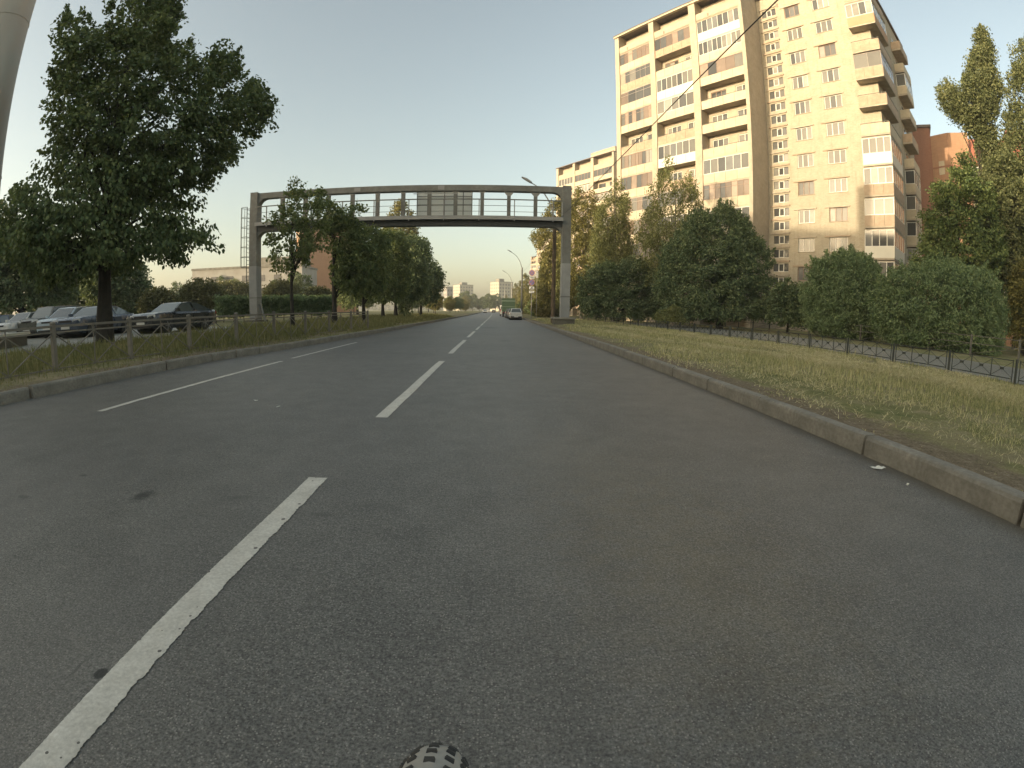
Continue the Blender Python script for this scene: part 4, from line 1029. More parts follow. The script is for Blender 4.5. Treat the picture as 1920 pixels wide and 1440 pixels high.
# ------------------------------------------------------------------ trees and shrubs
def leaves_np(C, N, leaf, r, droop, flat, seed, outward, slim=0.33):
    """C cluster centres (n,3) -> leaf quads; outward: unit vectors from the crown's middle"""
    g = np.random.default_rng(seed); n = len(C); idx = np.repeat(np.arange(n), N)
    rad = r * g.uniform(0.6, 1.35, n)
    off = g.normal(0, 1, (len(idx), 3)); off /= np.linalg.norm(off, axis=1)[:, None]
    off *= (g.uniform(0, 1, len(idx)) ** 0.45)[:, None] * rad[idx][:, None]; off[:, 2] *= flat
    P = C[idx] + off
    ax = outward[idx] * 0.6 + g.normal(0, 0.6, (len(idx), 3)); ax[:, 2] -= droop
    ax /= np.linalg.norm(ax, axis=1)[:, None]
    nn = g.normal(0, 0.75, (len(idx), 3)) + outward[idx] * 0.4; nn[:, 2] += 0.8
    b = np.cross(ax, nn); b /= np.linalg.norm(b, axis=1)[:, None] + 1e-9
    s = leaf * g.uniform(0.65, 1.35, len(idx)); L = s[:, None] * ax * 0.5; B = s[:, None] * b * slim
    V = np.empty((len(idx), 4, 3)); V[:, 0] = P - L; V[:, 1] = P + B - L * 0.1; V[:, 2] = P + L; V[:, 3] = P - B - L * 0.1
    F = np.arange(len(idx) * 4).reshape(-1, 4)
    return V.reshape(-1, 3), F
def inside(poly, u, z):
    n = len(poly); r = np.zeros(len(u), bool); j = n - 1
    for i in range(n):
        (xi, zi), (xj, zj) = poly[i], poly[j]
        c = ((zi > z) != (zj > z)) & (u < (xj - xi) * (z - zi) / (zj - zi + 1e-12) + xi); r ^= c; j = i
    return r
def edge_dist(poly, u, z):
    d = np.full(len(u), 1e9); n = len(poly)
    for i in range(n):
        a, b = np.array(poly[i]), np.array(poly[(i + 1) % n]); ab = b - a; t = np.clip(((u - a[0]) * ab[0] + (z - a[1]) * ab[1]) / (ab @ ab + 1e-9), 0, 1)
        d = np.minimum(d, np.hypot(u - a[0] - t * ab[0], z - a[1] - t * ab[1]))
    return d
def crown_points(poly, n, depth, seed, surf=0.55, lumps=0.0, inset=0.0):
    g = np.random.default_rng(seed); P = np.array(poly); lo, hi = P.min(0), P.max(0); out = []
    bins = 60; zb = np.linspace(lo[1], hi[1], bins + 1); U = g.uniform(lo[0], hi[0], 60000); Z = g.uniform(lo[1], hi[1], 60000); k = inside(poly, U, Z); U, Z = U[k], Z[k]
    bi = np.clip(np.digitize(Z, zb) - 1, 0, bins - 1); umin = np.full(bins, np.nan); umax = np.full(bins, np.nan)
    for b in range(bins):
        s = U[bi == b]
        if len(s): umin[b], umax[b] = s.min(), s.max()
    cen = np.nanmean((umin + umax) / 2)
    if inset: k = edge_dist(poly, U, Z) > inset * g.uniform(0.3, 1.3, len(U)); U, Z, bi = U[k], Z[k], bi[k]
    U, Z, bi = U[:n * 3], Z[:n * 3], bi[:n * 3]
    hw = (umax[bi] - umin[bi]) / 2 + 1e-3; uc = (umax[bi] + umin[bi]) / 2
    half = depth * hw * np.sqrt(np.clip(1 - ((U - uc) / hw) ** 2, 0.02, 1))
    w = np.sign(g.uniform(-1, 1, len(U))) * g.uniform(0, 1, len(U)) ** surf * half
    if lumps:      # hollow places so that boughs stay apart
        q = np.sin(U * 2.1 / lumps + 1.3 * np.sin(Z * 1.1 / lumps)) * np.sin(Z * 2.3 / lumps + 1.2 * np.sin(w * 1.4 / lumps)) * np.sin(w * 1.9 / lumps + U * .7)
        k = q > -0.22; U, Z, w = U[k], Z[k], w[k]
    return np.c_[U, w, Z][:n]
def trunk_mb(h, r, limbs, lean=(0, 0), seed=0, top=0.75, n=9, forks=None):
    g = random.Random(seed); mb = MB(); pts, rad = [], []
    for i in range(7):
        t = i / 6; pts.append((lean[0] * t * h + g.uniform(-.04, .04) * r * 3 * (i > 0), lean[1] * t * h + g.uniform(-.04, .04) * r * 3 * (i > 0), h * top * t)); rad.append(r * (1.35 if i == 0 else 1.0 - 0.72 * t))
    mb.tube([(pts[0][0], pts[0][1], -0.25)] + pts, [r * 1.6] + rad, n)
    for (tx, ty, tz) in limbs:
        t = max(0.25, min(0.95, (tz / (h * top)) * 0.62)); i = min(5, int(t * 6)); f = t * 6 - i
        b = Vector(pts[i]).lerp(Vector(pts[i + 1]), f); e = Vector((tx, ty, tz)); m1 = b.lerp(e, 0.45) + Vector((g.uniform(-.2, .2), g.uniform(-.2, .2), 0.12 * (e - b).length * 0.6))
        r0 = r * (1 - 0.72 * t) * 0.55; mb.tube([b, m1, e], [r0, r0 * 0.55, r0 * 0.12], 5, False)
    return mb
def tree_from_outline(name, label, cat, px0, dist, outline, mat, n, per, leaf, r, bark='bark', tr=0.2, depth=0.85, droop=0.3, flat=0.75, seed=1, surf=0.55, lumps=0.0, limbs=16, lean=(0, 0), group=None, top=0.75, trunk=True, slim=0.33, shoots=0):
    """a tree whose silhouette was surveyed from the street; it is as deep as it is wide"""
    bx, by = spot(px0, dist); b = np.array([bx, by]) / dist; e = np.array([b[1], -b[0]])
    zb = gz(bx, by); poly = []
    for (px, py) in outline:
        v = sight(px, py); t = dist / (v[:2] @ b); poly.append((float(t * (v[:2] @ e)), float(EYE + t * v[2] - zb)))
    C = crown_points(poly, n, depth, seed, surf, lumps, r * 0.75)
    if shoots:      # upright and outward shoots break the outline
        gs = np.random.default_rng(seed + 500); k = gs.integers(0, len(C), shoots * 4); cc_ = C.mean(0); k = k[np.argsort(-(np.abs(C[k, 0] - cc_[0]) * .6 + (C[k, 2] - cc_[2])))][:shoots]
        ln = gs.uniform(0.4, 1.2, shoots) * r * 1.25; dr = (C[k] - cc_); dr /= np.linalg.norm(dr, axis=1)[:, None]; dr[:, 2] += gs.uniform(0.3, 1.0, shoots); dr /= np.linalg.norm(dr, axis=1)[:, None]
        SH = np.concatenate([C[k] + dr * (ln * t)[:, None] for t in (0.5, 0.75, 1.0)])
    near = ((dist + C[:, 1]) / dist)[:, None]; C[:, [0, 2]] = C[:, [0, 2]] * near + np.array([[0, EYE - zb]]) * (1 - near)      # boughs towards the street are shorter
    if shoots: SH[:, [0, 2]] = SH[:, [0, 2]] * ((dist + SH[:, 1]) / dist)[:, None] + np.array([[0, EYE - zb]]) * (1 - ((dist + SH[:, 1]) / dist)[:, None])
    cen = np.array([C[:, 0].mean(), 0, C[:, 2].mean()]); o = C - cen; o /= np.linalg.norm(o, axis=1)[:, None] + 1e-6
    ang = math.atan2(e[1], e[0])
    root = thing(name, label, cat, (bx, by, zb), ang, group)
    V, F = leaves_np(C, per, leaf, r, droop, flat, seed, o, slim)
    if shoots:
        oo = np.tile(dr, (3, 1)); V2, F2 = leaves_np(SH, max(6, per // 5), leaf, r * 0.28, -0.2, 1.0, seed + 1, oo, slim); F = np.concatenate([F, F2 + len(V)]); V = np.concatenate([V, V2])
    V[:, 2] = np.maximum(V[:, 2], 0.03)
    h = C[:, 2].max()
    g = random.Random(seed); lm = [tuple(C[g.randrange(len(C))] * np.array([.85, .85, .97])) for _ in range(limbs)]
    if trunk: trunk_mb(h, tr, lm, lean, seed, top).build('trunk', bark, root, smooth=True)
    link('crown', np_mesh('crown', V, F, mat), root)
    return root

TFO = tree_from_outline
lime = [(215, -30), (290, -45), (345, -5), (345, 40), (330, 72), (368, 62), (366, 108), (388, 95), (415, 75), (442, 66), (450, 90), (448, 130), (498, 150), (517, 195), (513, 228), (490, 262), (476, 278), (452, 302), (438, 330), (412, 350), (392, 365), (383, 392), (398, 430), (420, 462), (400, 476), (374, 470), (352, 500), (326, 512), (298, 492), (268, 502), (240, 522), (212, 528), (188, 520), (158, 532), (118, 562), (60, 545), (18, 505), (-6, 480), (-40, 450), (-30, 395), (4, 358), (40, 335), (70, 310), (72, 288), (95, 262), (82, 240), (56, 216), (90, 186), (90, 140), (114, 112), (96, 96), (106, 62), (100, 42), (125, 20), (166, 20), (186, 42), (206, 12)]
TFO('lime_tree', 'big dark spreading lime tree by the railing, filling the upper left', 'tree', 194, 18.6, lime, 'leaf_lime', 1420, 50, 0.150, 0.45, 'bark_dark', 0.26, 0.8, 0.75, 0.62, 5, 0.5, 1.05, 60, (0.02, 0), shoots=260)
TFO('street_tree', 'young thin-crowned street tree right of the left gantry leg, crooked trunk', 'tree', 548, 27.0, [(540, 338), (562, 330), (575, 355), (600, 350), (610, 390), (620, 420), (612, 460), (588, 500), (560, 520), (520, 515), (498, 500), (505, 470), (492, 455), (505, 430), (520, 435), (488, 410), (500, 390), (525, 385), (535, 360)], 'leaf_street', 190, 26, 0.17, 0.34, 'bark_dark', 0.11, 0.9, 0.4, 0.8, 6, 0.6, 0.7, 16, (0.0, 0), 'young street trees on the left')
TFO('street_tree', 'young street tree second from the left gantry leg, with a thicker dark trunk', 'tree', 627, 31.0, [(580, 345), (600, 350), (640, 385), (668, 380), (690, 372), (694, 395), (668, 410), (700, 440), (710, 480), (700, 530), (672, 560), (645, 555), (622, 540), (618, 500), (612, 470), (600, 440), (580, 425), (590, 400), (578, 380)], 'leaf_street', 420, 28, 0.19, 0.42, 'bark_dark', 0.17, 0.9, 0.4, 0.8, 7, 0.6, 0.8, 18, (0, 0), 'young street trees on the left')
TFO('street_tree', 'street tree with slim straight trunk at the end of the railing', 'tree', 682, 34.0, [(655, 430), (690, 420), (722, 425), (735, 460), (735, 510), (722, 555), (690, 565), (660, 555), (645, 520), (648, 470)], 'leaf_street', 330, 26, 0.2, 0.45, 'bark_dark', 0.13, 0.9, 0.4, 0.8, 8, 0.6, 0.8, 14, (0, 0), 'young street trees on the left')
TFO('street_tree', 'dense tree just past the railing end, fourth along the left verge', 'tree', 718, 46.0, [(690, 440), (720, 425), (760, 432), (775, 470), (775, 520), (760, 565), (720, 575), (695, 560), (684, 510)], 'leaf_street', 420, 26, 0.24, 0.55, 'bark_dark', 0.16, 0.9, 0.4, 0.8, 9, 0.55, 1.0, 12, (0, 0), 'young street trees on the left')
TFO('street_tree', 'dark full tree with low bushy sprouts at its foot on the left verge', 'tree', 742, 54.0, [(715, 450), (745, 428), (775, 430), (805, 455), (812, 500), (808, 545), (780, 572), (775, 590), (752, 592), (742, 575), (720, 560), (710, 510)], 'leaf_dark', 520, 26, 0.27, 0.6, 'bark_dark', 0.2, 0.9, 0.4, 0.8, 10, 0.55, 1.0, 12, (0, 0), 'young street trees on the left')
TFO('street_tree', 'dark rounded tree, last of the dense left row before the distant grey block', 'tree', 789, 66.0, [(765, 450), (790, 440), (806, 452), (812, 480), (830, 505), (838, 530), (826, 555), (815, 572), (790, 575), (770, 565), (758, 510)], 'leaf_dark', 520, 24, 0.30, 0.65, 'bark_dark', 0.18, 0.9, 0.4, 0.8, 12, 0.55, 1.0, 10, (0, 0), 'young street trees on the left')
TFO('spruce_tree', 'tall conifer catching gold light above the street trees, behind the gantry', 'tree', 752, 84.0, [(752, 358), (765, 380), (775, 400), (785, 430), (795, 480), (800, 560), (700, 560), (700, 480), (705, 440), (725, 410), (735, 385)], 'leaf_sunlit_tint', 800, 24, 0.36, 0.8, 'bark', 0.3, 0.9, 0.8, 0.5, 13, 0.5, 1.4, 10)
# right side
TFO('willow_bush', 'large rounded grey-green willow bush left of its wider neighbour, under the tower corner', 'bush', 1582, 37.0, [(1505, 520), (1515, 495), (1535, 480), (1562, 470), (1592, 466), (1622, 474), (1648, 497), (1660, 535), (1662, 590), (1650, 636), (1620, 642), (1580, 638), (1530, 628), (1508, 612), (1500, 560)], 'leaf_willow', 1050, 72, 0.17, 0.46, 'bark', 0.1, 0.95, 0.5, 0.85, 14, 0.4, 0.0, 8, slim=0.2, shoots=130)
TFO('willow_bush', 'widest rounded grey-green willow bush by the right edge of the lawn', 'bush', 1755, 33.0, [(1625, 560), (1640, 525), (1672, 500), (1710, 488), (1752, 484), (1800, 487), (1842, 500), (1874, 528), (1889, 575), (1888, 635), (1872, 676), (1820, 675), (1760, 668), (1700, 658), (1650, 645), (1630, 610)], 'leaf_willow', 1250, 72, 0.16, 0.44, 'bark', 0.1, 0.9, 0.5, 0.85, 15, 0.4, 0.0, 8, slim=0.2, shoots=150)
TFO('willow_tree', 'broad dark tree in front of the loggias, tallest of the dark shrubs', 'tree', 1350, 42.0, [(1240, 470), (1268, 440), (1285, 415), (1312, 388), (1335, 392), (1352, 375), (1380, 392), (1402, 410), (1420, 438), (1445, 465), (1452, 510), (1448, 560), (1438, 600), (1300, 606), (1232, 604), (1222, 540)], 'leaf_dark', 1300, 58, 0.18, 0.55, 'bark_dark', 0.25, 0.7, 0.3, 0.8, 16, 0.45, 1.2, 26, shoots=150)
TFO('shrub', 'dark leafy shrub bank behind the lawn fence right of the gantry leg', 'shrub', 1160, 50.0, [(1085, 520), (1110, 495), (1150, 492), (1190, 480), (1230, 488), (1256, 520), (1262, 600), (1180, 604), (1090, 600), (1080, 560)], 'leaf_dark', 900, 36, 0.22, 0.6, 'bark_dark', 0.1, 0.5, 0.3, 0.8, 17, 0.45, 1.2, 8, shoots=80)
TFO('shrub', 'dark low shrub between the broad dark tree and the round willow bush', 'shrub', 1478, 40.0, [(1432, 560), (1448, 535), (1475, 520), (1500, 530), (1516, 560), (1516, 618), (1470, 612), (1436, 608)], 'leaf_dark', 320, 34, 0.19, 0.45, 'bark_dark', 0.08, 0.7, 0.3, 0.8, 18, 0.45, 0.0, 6)
TFO('shrub', 'olive bramble thicket spilling over the footpath edge beneath the broad tree', 'shrub', 1275, 38.0, [(1225, 590), (1250, 575), (1272, 570), (1278, 585), (1290, 605), (1260, 608), (1230, 604)], 'leaf_birch', 90, 24, 0.16, 0.35, 'bark_dark', 0.05, 0.8, 0.3, 0.7, 19, 0.5, 0.0, 5)
TFO('birch_tree', 'weeping birch in front of the left loggia bays, tallest tree before the tower', 'tree', 1262, 49.0, [(1250, 284), (1262, 298), (1266, 330), (1296, 318), (1310, 345), (1318, 372), (1318, 400), (1334, 432), (1330, 480), (1306, 540), (1240, 545), (1198, 530), (1192, 480), (1183, 436), (1198, 402), (1214, 380), (1200, 362), (1226, 340), (1236, 312)], 'leaf_birch', 620, 34, 0.18, 0.5, 'bark_birch', 0.18, 0.8, 1.2, 1.25, 20, 0.5, 1.2, 24)
TFO('birch_tree', 'weeping birch beside the tower edge, second along from the gantry leg', 'tree', 1150, 56.0, [(1158, 322), (1168, 340), (1182, 372), (1190, 430), (1192, 490), (1176, 530), (1120, 545), (1098, 510), (1104, 450), (1112, 405), (1128, 372), (1150, 350)], 'leaf_birch', 620, 34, 0.20, 0.55, 'bark_birch', 0.17, 0.8, 1.2, 1.25, 21, 0.5, 1.2, 20)
TFO('birch_tree', 'sunlit birch directly behind the right gantry leg', 'tree', 1090, 63.0, [(1078, 352), (1100, 345), (1120, 362), (1132, 400), (1128, 450), (1120, 520), (1100, 562), (1066, 570), (1050, 520), (1046, 440), (1056, 390)], 'leaf_sunlit_tint', 620, 34, 0.23, 0.62, 'bark_birch', 0.18, 0.8, 0.9, 1.1, 22, 0.5, 1.3, 18)
TFO('birch_tree', 'golden birch left of the gantry leg, a bough reaching under the beam', 'tree', 1034, 74.0, [(1020, 395), (1036, 375), (1056, 372), (1066, 420), (1064, 520), (1050, 565), (1020, 575), (1004, 545), (1012, 500), (1008, 470), (990, 450), (1002, 430)], 'leaf_sunlit_tint', 560, 32, 0.27, 0.7, 'bark_birch', 0.19, 0.8, 0.8, 1.0, 23, 0.5, 1.3, 16)
TFO('maple_tree', 'dark-crowned maple between the tower and the poplars', 'tree', 1790, 40.5, [(1803, 272), (1822, 286), (1834, 328), (1862, 350), (1882, 420), (1892, 480), (1872, 522), (1770, 530), (1724, 520), (1704, 488), (1722, 452), (1730, 424), (1718, 402), (1742, 384), (1744, 344), (1768, 330), (1788, 302)], 'leaf_maple', 900, 38, 0.20, 0.5, 'bark_dark', 0.2, 0.8, 0.4, 0.75, 24, 0.5, 1.1, 22)
TFO('poplar_tree', 'tall silvery poplar with ragged top, left one of the two', 'tree', 1846, 47.0, [(1834, 48), (1850, 58), (1864, 85), (1870, 130), (1880, 170), (1871, 222), (1884, 300), (1890, 420), (1880, 520), (1850, 520), (1838, 400), (1836, 330), (1832, 292), (1820, 262), (1805, 244), (1784, 226), (1766, 206), (1752, 162), (1780, 146), (1800, 170), (1810, 132), (1804, 86), (1824, 100), (1827, 62)], 'leaf_poplar', 1300, 46, 0.20, 0.66, 'bark', 0.3, 0.85, 0.0, 1.0, 25, 0.5, 0.9, 34, shoots=160)
TFO('poplar_tree', 'second tall poplar cut by the right edge of the picture', 'tree', 1925, 46.0, [(1893, 92), (1922, 74), (1970, 90), (2010, 200), (2020, 420), (1995, 560), (1890, 540), (1872, 420), (1876, 350), (1872, 270), (1882, 190), (1888, 130)], 'leaf_poplar', 1200, 46, 0.20, 0.66, 'bark', 0.3, 0.85, 0.0, 1.0, 26, 0.5, 0.9, 30, shoots=160)
TFO('shrub', 'sunlit undergrowth at the right edge beyond the wide willow bush', 'shrub', 1925, 39.0, [(1885, 560), (1895, 500), (1915, 480), (1960, 490), (1985, 560), (1980, 660), (1900, 656), (1888, 620)], 'leaf_sunlit_tint', 420, 34, 0.17, 0.45, 'bark_dark', 0.06, 0.6, 0.3, 0.9, 27, 0.5, 1.0, 6)
TFO('poplar_tree', 'leafy grey-green tree filling the space under the two poplars', 'tree', 1872, 43.0, [(1850, 300), (1880, 270), (1920, 300), (1945, 400), (1940, 520), (1880, 545), (1830, 520), (1820, 440), (1832, 360)], 'leaf_poplar', 800, 38, 0.2, 0.5, 'bark', 0.2, 0.8, 0.2, 0.9, 127, 0.5, 1.1, 20)
# left background, beyond the service road
TFO('background_tree', 'dark tree mass behind the parked cars at the left edge', 'tree', 40, 46.0, [(-40, 420), (30, 410), (90, 425), (140, 450), (160, 500), (150, 570), (80, 590), (-40, 590), (-70, 500)], 'leaf_dark', 900, 34, 0.26, 0.7, 'bark_dark', 0.3, 0.7, 0.3, 0.8, 28, 0.5, 1.4, 14)
TFO('background_tree', 'dark tree behind the olive estate car, left of the lime trunk', 'tree', 120, 60.0, [(60, 470), (120, 440), (180, 455), (215, 500), (220, 590), (130, 600), (60, 600), (45, 530)], 'leaf_dark', 700, 34, 0.3, 0.8, 'bark_dark', 0.25, 0.7, 0.3, 0.8, 128, 0.5, 1.4, 12)
TFO('background_tree', 'dark tree filling the gap under the lime tree, behind the navy car', 'tree', 215, 52.0, [(150, 470), (200, 450), (250, 465), (280, 510), (290, 560), (285, 600), (170, 600), (140, 540)], 'leaf_dark', 700, 34, 0.27, 0.7, 'bark_dark', 0.25, 0.7, 0.3, 0.8, 29, 0.5, 1.4, 12)
TFO('round_bush', 'rounded olive bush behind the black coupe, nearest of the olive bushes', 'bush', 300, 46.0, [(260, 575), (268, 550), (290, 538), (318, 540), (336, 558), (342, 590), (300, 596), (262, 592)], 'leaf_russet', 320, 30, 0.22, 0.5, 'bark', 0.1, 0.9, 0.3, 0.85, 30, 0.45, 0.0, 6)
TFO('round_bush', 'wide olive bush behind the coupe roof, between it and the clipped hedge', 'bush', 372, 50.0, [(325, 560), (340, 535), (372, 520), (405, 528), (428, 550), (430, 588), (380, 594), (330, 590)], 'leaf_russet', 420, 30, 0.23, 0.55, 'bark', 0.1, 0.9, 0.3, 0.85, 31, 0.45, 0.0, 6)
TFO('round_bush', 'olive bush behind the hedge just right of the left gantry leg', 'bush', 520, 62.0, [(485, 560), (500, 530), (530, 520), (562, 535), (575, 565), (560, 582), (500, 584)], 'leaf_russet', 320, 30, 0.27, 0.6, 'bark', 0.1, 0.9, 0.3, 0.85, 32, 0.45, 0.0, 6)
TFO('round_bush', 'low olive bush at the hedge end near the second street tree', 'bush', 600, 64.0, [(560, 565), (575, 540), (605, 535), (628, 548), (632, 580), (590, 584)], 'leaf_russet', 260, 30, 0.27, 0.6, 'bark', 0.1, 0.9, 0.3, 0.85, 33, 0.45, 0.0, 6)
TFO('background_tree', 'grey-green tree mass between hedge end and street tree row', 'tree', 670, 78.0, [(625, 560), (632, 500), (660, 470), (700, 470), (725, 510), (728, 570), (640, 582)], 'leaf_street', 600, 30, 0.32, 0.85, 'bark_dark', 0.2, 0.8, 0.3, 0.8, 34, 0.5, 1.5, 8)
TFO('background_tree', 'low tree line in front of the grey office block left of the gantry leg', 'tree', 440, 84.0, [(380, 555), (395, 530), (430, 522), (470, 530), (490, 560), (450, 580), (385, 580)], 'leaf_russet', 420, 30, 0.32, 0.8, 'bark_dark', 0.15, 0.8, 0.3, 0.8, 35, 0.5, 1.5, 6)

def hedge():
    a, b = np.array(spot(408, 44.0)), np.array(spot(622, 47.0)); g = np.random.default_rng(40)
    root = thing('clipped_hedge', 'long clipped green hedge behind the left gantry leg', 'hedge', (a[0], a[1], gz(*a)), math.atan2(b[1] - a[1], b[0] - a[0]))
    L = np.linalg.norm(b - a); n = 1500
    C = np.c_[g.uniform(0, L, n), g.uniform(-0.8, 0.8, n), g.uniform(0.1, 1.0, n) ** 0.6 * (2.05 + 0.1 * np.sin(np.linspace(0, 9, n)))]
    o = np.c_[g.normal(0, .3, n), np.sign(C[:, 1]), C[:, 2] - 1]; o /= np.linalg.norm(o, axis=1)[:, None]
    V, F = leaves_np(C, 26, 0.17, 0.28, 0.0, 0.9, 41, o); V[:, 2] = np.maximum(V[:, 2], 0.02)
    link('foliage', np_mesh('foliage', V, F, 'leaf_willow'), root)
    mb = MB()
    for x in np.arange(0.5, L, 0.9): mb.tube([(x, 0, -0.1), (x + g.uniform(-.2, .2), g.uniform(-.2, .2), 1.7)], [0.04, 0.015], 5)
    mb.build('stems', 'bark_dark', root)
hedge()

# generic trees for the far verges: a few crowns, placed and turned individually
def crown_lib(kind, seed, mat):
    g = np.random.default_rng(seed)
    if kind == 'round': poly = [(math.sin(t) * 3.6 * (1 + .16 * math.sin(5 * t + seed)), 6.2 + math.cos(t) * 4.2 * (1 + .12 * math.sin(4 * t + seed))) for t in np.linspace(0, 2 * math.pi, 26)[:-1]]
    elif kind == 'tall': poly = [(math.sin(t) * 2.7 * (1 + .18 * math.sin(6 * t + seed)), 8.5 + math.cos(t) * 7.2 * (1 + .08 * math.sin(3 * t + seed))) for t in np.linspace(0, 2 * math.pi, 26)[:-1]]
    else: poly = [(math.sin(t) * 3.2 * (1 + .15 * math.sin(5 * t + seed)), 1.9 + math.cos(t) * 2.0) for t in np.linspace(0, 2 * math.pi, 22)[:-1]]
    C = crown_points(poly, 380, 0.95, seed, 0.5, 1.3 if kind != 'bush' else 0.0); cen = C.mean(0); o = C - cen; o /= np.linalg.norm(o, axis=1)[:, None] + 1e-6
    V, F = leaves_np(C, 22, 0.36, 0.62, 0.4, 0.85, seed, o); V[:, 2] = np.maximum(V[:, 2], 0.02)
    h = C[:, 2].max(); gg = random.Random(seed)
    return np_mesh('crown', V, F, mat), trunk_mb(h, 0.17, [tuple(C[gg.randrange(len(C))] * .9) for _ in range(8)], (0, 0), seed, 0.7, 7).mesh('trunk', 'bark_birch' if kind == 'tall' else 'bark', True)
LIB = {('round', 0): crown_lib('round', 50, 'leaf_street'), ('round', 1): crown_lib('round', 51, 'leaf_sunlit_tint'), ('tall', 0): crown_lib('tall', 52, 'leaf_sunlit_tint'), ('tall', 1): crown_lib('tall', 53, 'leaf_birch'), ('bush', 0): crown_lib('bush', 54, 'leaf_sunlit_tint'), ('bush', 1): crown_lib('bush', 55, 'leaf_street'), ('round', 2): crown_lib('round', 56, 'leaf_dark')}
def plant(key, x, y, s, label, group, cat='tree', name='roadside_tree', sz=None):
    r = thing(name, label, cat, (x, y, gz(x, y)), random.uniform(0, 6.28), group); r.scale = (s, s, sz or s * random.uniform(.9, 1.1))
    cr, tk = LIB[key]; link('trunk', tk, r); link('crown', cr, r)
g_r = random.Random(77)
ORD = 'first second third fourth fifth sixth seventh eighth ninth tenth eleventh twelfth thirteenth fourteenth fifteenth sixteenth seventeenth eighteenth nineteenth twentieth'.split()
ro, bo, ko, so = iter(ORD), iter(ORD), iter(ORD), iter(ORD)
# right verge, sunlit run from the gantry to the end of the street
i = 0
for y in [72, 78, 84, 90, 97, 104, 112, 121, 130, 140, 151, 163, 176, 190, 206, 224, 244, 266, 290, 318]:
    k = g_r.choice([('tall', 0), ('round', 1), ('tall', 1), ('round', 1)]); s = g_r.uniform(.72, 1.0)
    plant(k, 10.2 + bend(y) + g_r.uniform(-1.2, 2.6), y, s if k[0] == 'round' else s * .85, 'sunlit olive tree, %s past the gantry in the row lining the right kerb' % next(ro), 'sunlit trees along the far right verge')
    if y < 200: plant(('bush', g_r.choice([0, 0, 1])), 8.2 + bend(y) + g_r.uniform(-.6, 1.4), y + 3, g_r.uniform(.55, .9), 'low bush, %s past the gantry at the foot of the sunlit kerbside tree row' % next(bo), 'bushes under the far right trees', 'bush', 'roadside_bush')
for y in [80, 95, 115, 140, 170, 205, 250, 300]:
    plant(('tall', g_r.choice([0, 1])), 17 + bend(y) + g_r.uniform(-1, 5), y + 4, g_r.uniform(.8, 1.1), 'taller sunlit tree, %s past the gantry in the back row on the right' % next(ko), 'back row of far right trees')
for x, y in ((18, 66), (22, 74), (27, 80), (15.5, 68)):
    plant(('tall', 1), x, y, g_r.uniform(.75, .95), 'birch in the gap between gantry leg and towers, %s from the road' % {18: 'second', 22: 'third', 27: 'farthest', 15.5: 'nearest'}[x], 'birches between gantry leg and towers', name='birch_tree')
# left verge beyond the dense row
for y in [100, 116, 134, 152, 172, 194, 220, 250]:
    plant(('round', g_r.choice([0, 1, 1])), -13.5 + bend(y) + g_r.uniform(-2.5, 1), y, g_r.uniform(.38, .55), 'small young tree with thin stem, %s beyond the dense tree row on the left verge' % next(so), 'small far left verge trees')
for x, y in ((-20, 120), (-27, 140), (-24, 165), (-33, 190), (-22, 215), (-38, 235), (-28, 262), (-19, 285), (-45, 160), (-55, 200), (-30, 310), (-42, 290)):
    plant(('round', g_r.choice([0, 2, 1])), x, y, g_r.uniform(.6, .95), 'round tree in the park belt beyond the far left verge', 'park trees beyond the far left verge')
for x, y in ((-36, 84), (-44, 92), (-52, 88), (-60, 98), (-30, 98), (-68, 92), (-76, 84), (-84, 90)):
    plant(('round', 2), x, y, g_r.uniform(.62, .8), 'dark tree in the belt behind hedge and parked cars', 'tree belt behind the hedge')
for x, y in ((-62, 33), (-70, 30), (-57, 39)):  # added, mostly out of view, to keep the left street trees in shade
    plant(('tall', 1), x, y, 1.0, 'tall added tree shading the left row, %s of three beyond the lot' % {-62: 'middle', -70: 'outermost', -57: 'innermost'}[x], 'tall added shade trees beyond the lot')
for x in np.arange(-26, 12, 4.2):
    plant(('round', g_r.choice([0, 2, 1])), x - 5, 345 + g_r.uniform(-15, 25), g_r.uniform(.9, 1.35), 'tree closing the view where the street bends away', 'trees closing the end of the street')
for x, y in ((48, 27), (54, 34), (52, 20), (60, 28), (47, 14), (40, 12)):
    plant(('round', 0), x, y, g_r.uniform(.7, 1.0), 'leafy tree behind the willow bushes and poplars', 'trees behind the right-hand bushes')
# low wood all round the horizon
def far_wood():
    g = np.random.default_rng(90); n = 2600; a = g.uniform(0, 2 * np.pi, n); d = g.uniform(620, 760, n)
    C = np.c_[np.sin(a) * d, np.cos(a) * d, g.uniform(0, 1, n) * (11 + 4 * np.sin(a * 23))]
    o = np.c_[-np.sin(a), -np.cos(a), np.full(n, .6)]; V, F = leaves_np(C, 14, 2.6, 4.5, 0.2, 0.8, 91, o)
    link('distant_wood', np_mesh('distant_wood', V, F, 'leaf_russet'), None, None, 'hazy belt of distant woodland along the horizon', 'woodland', None, 'stuff')
far_wood()
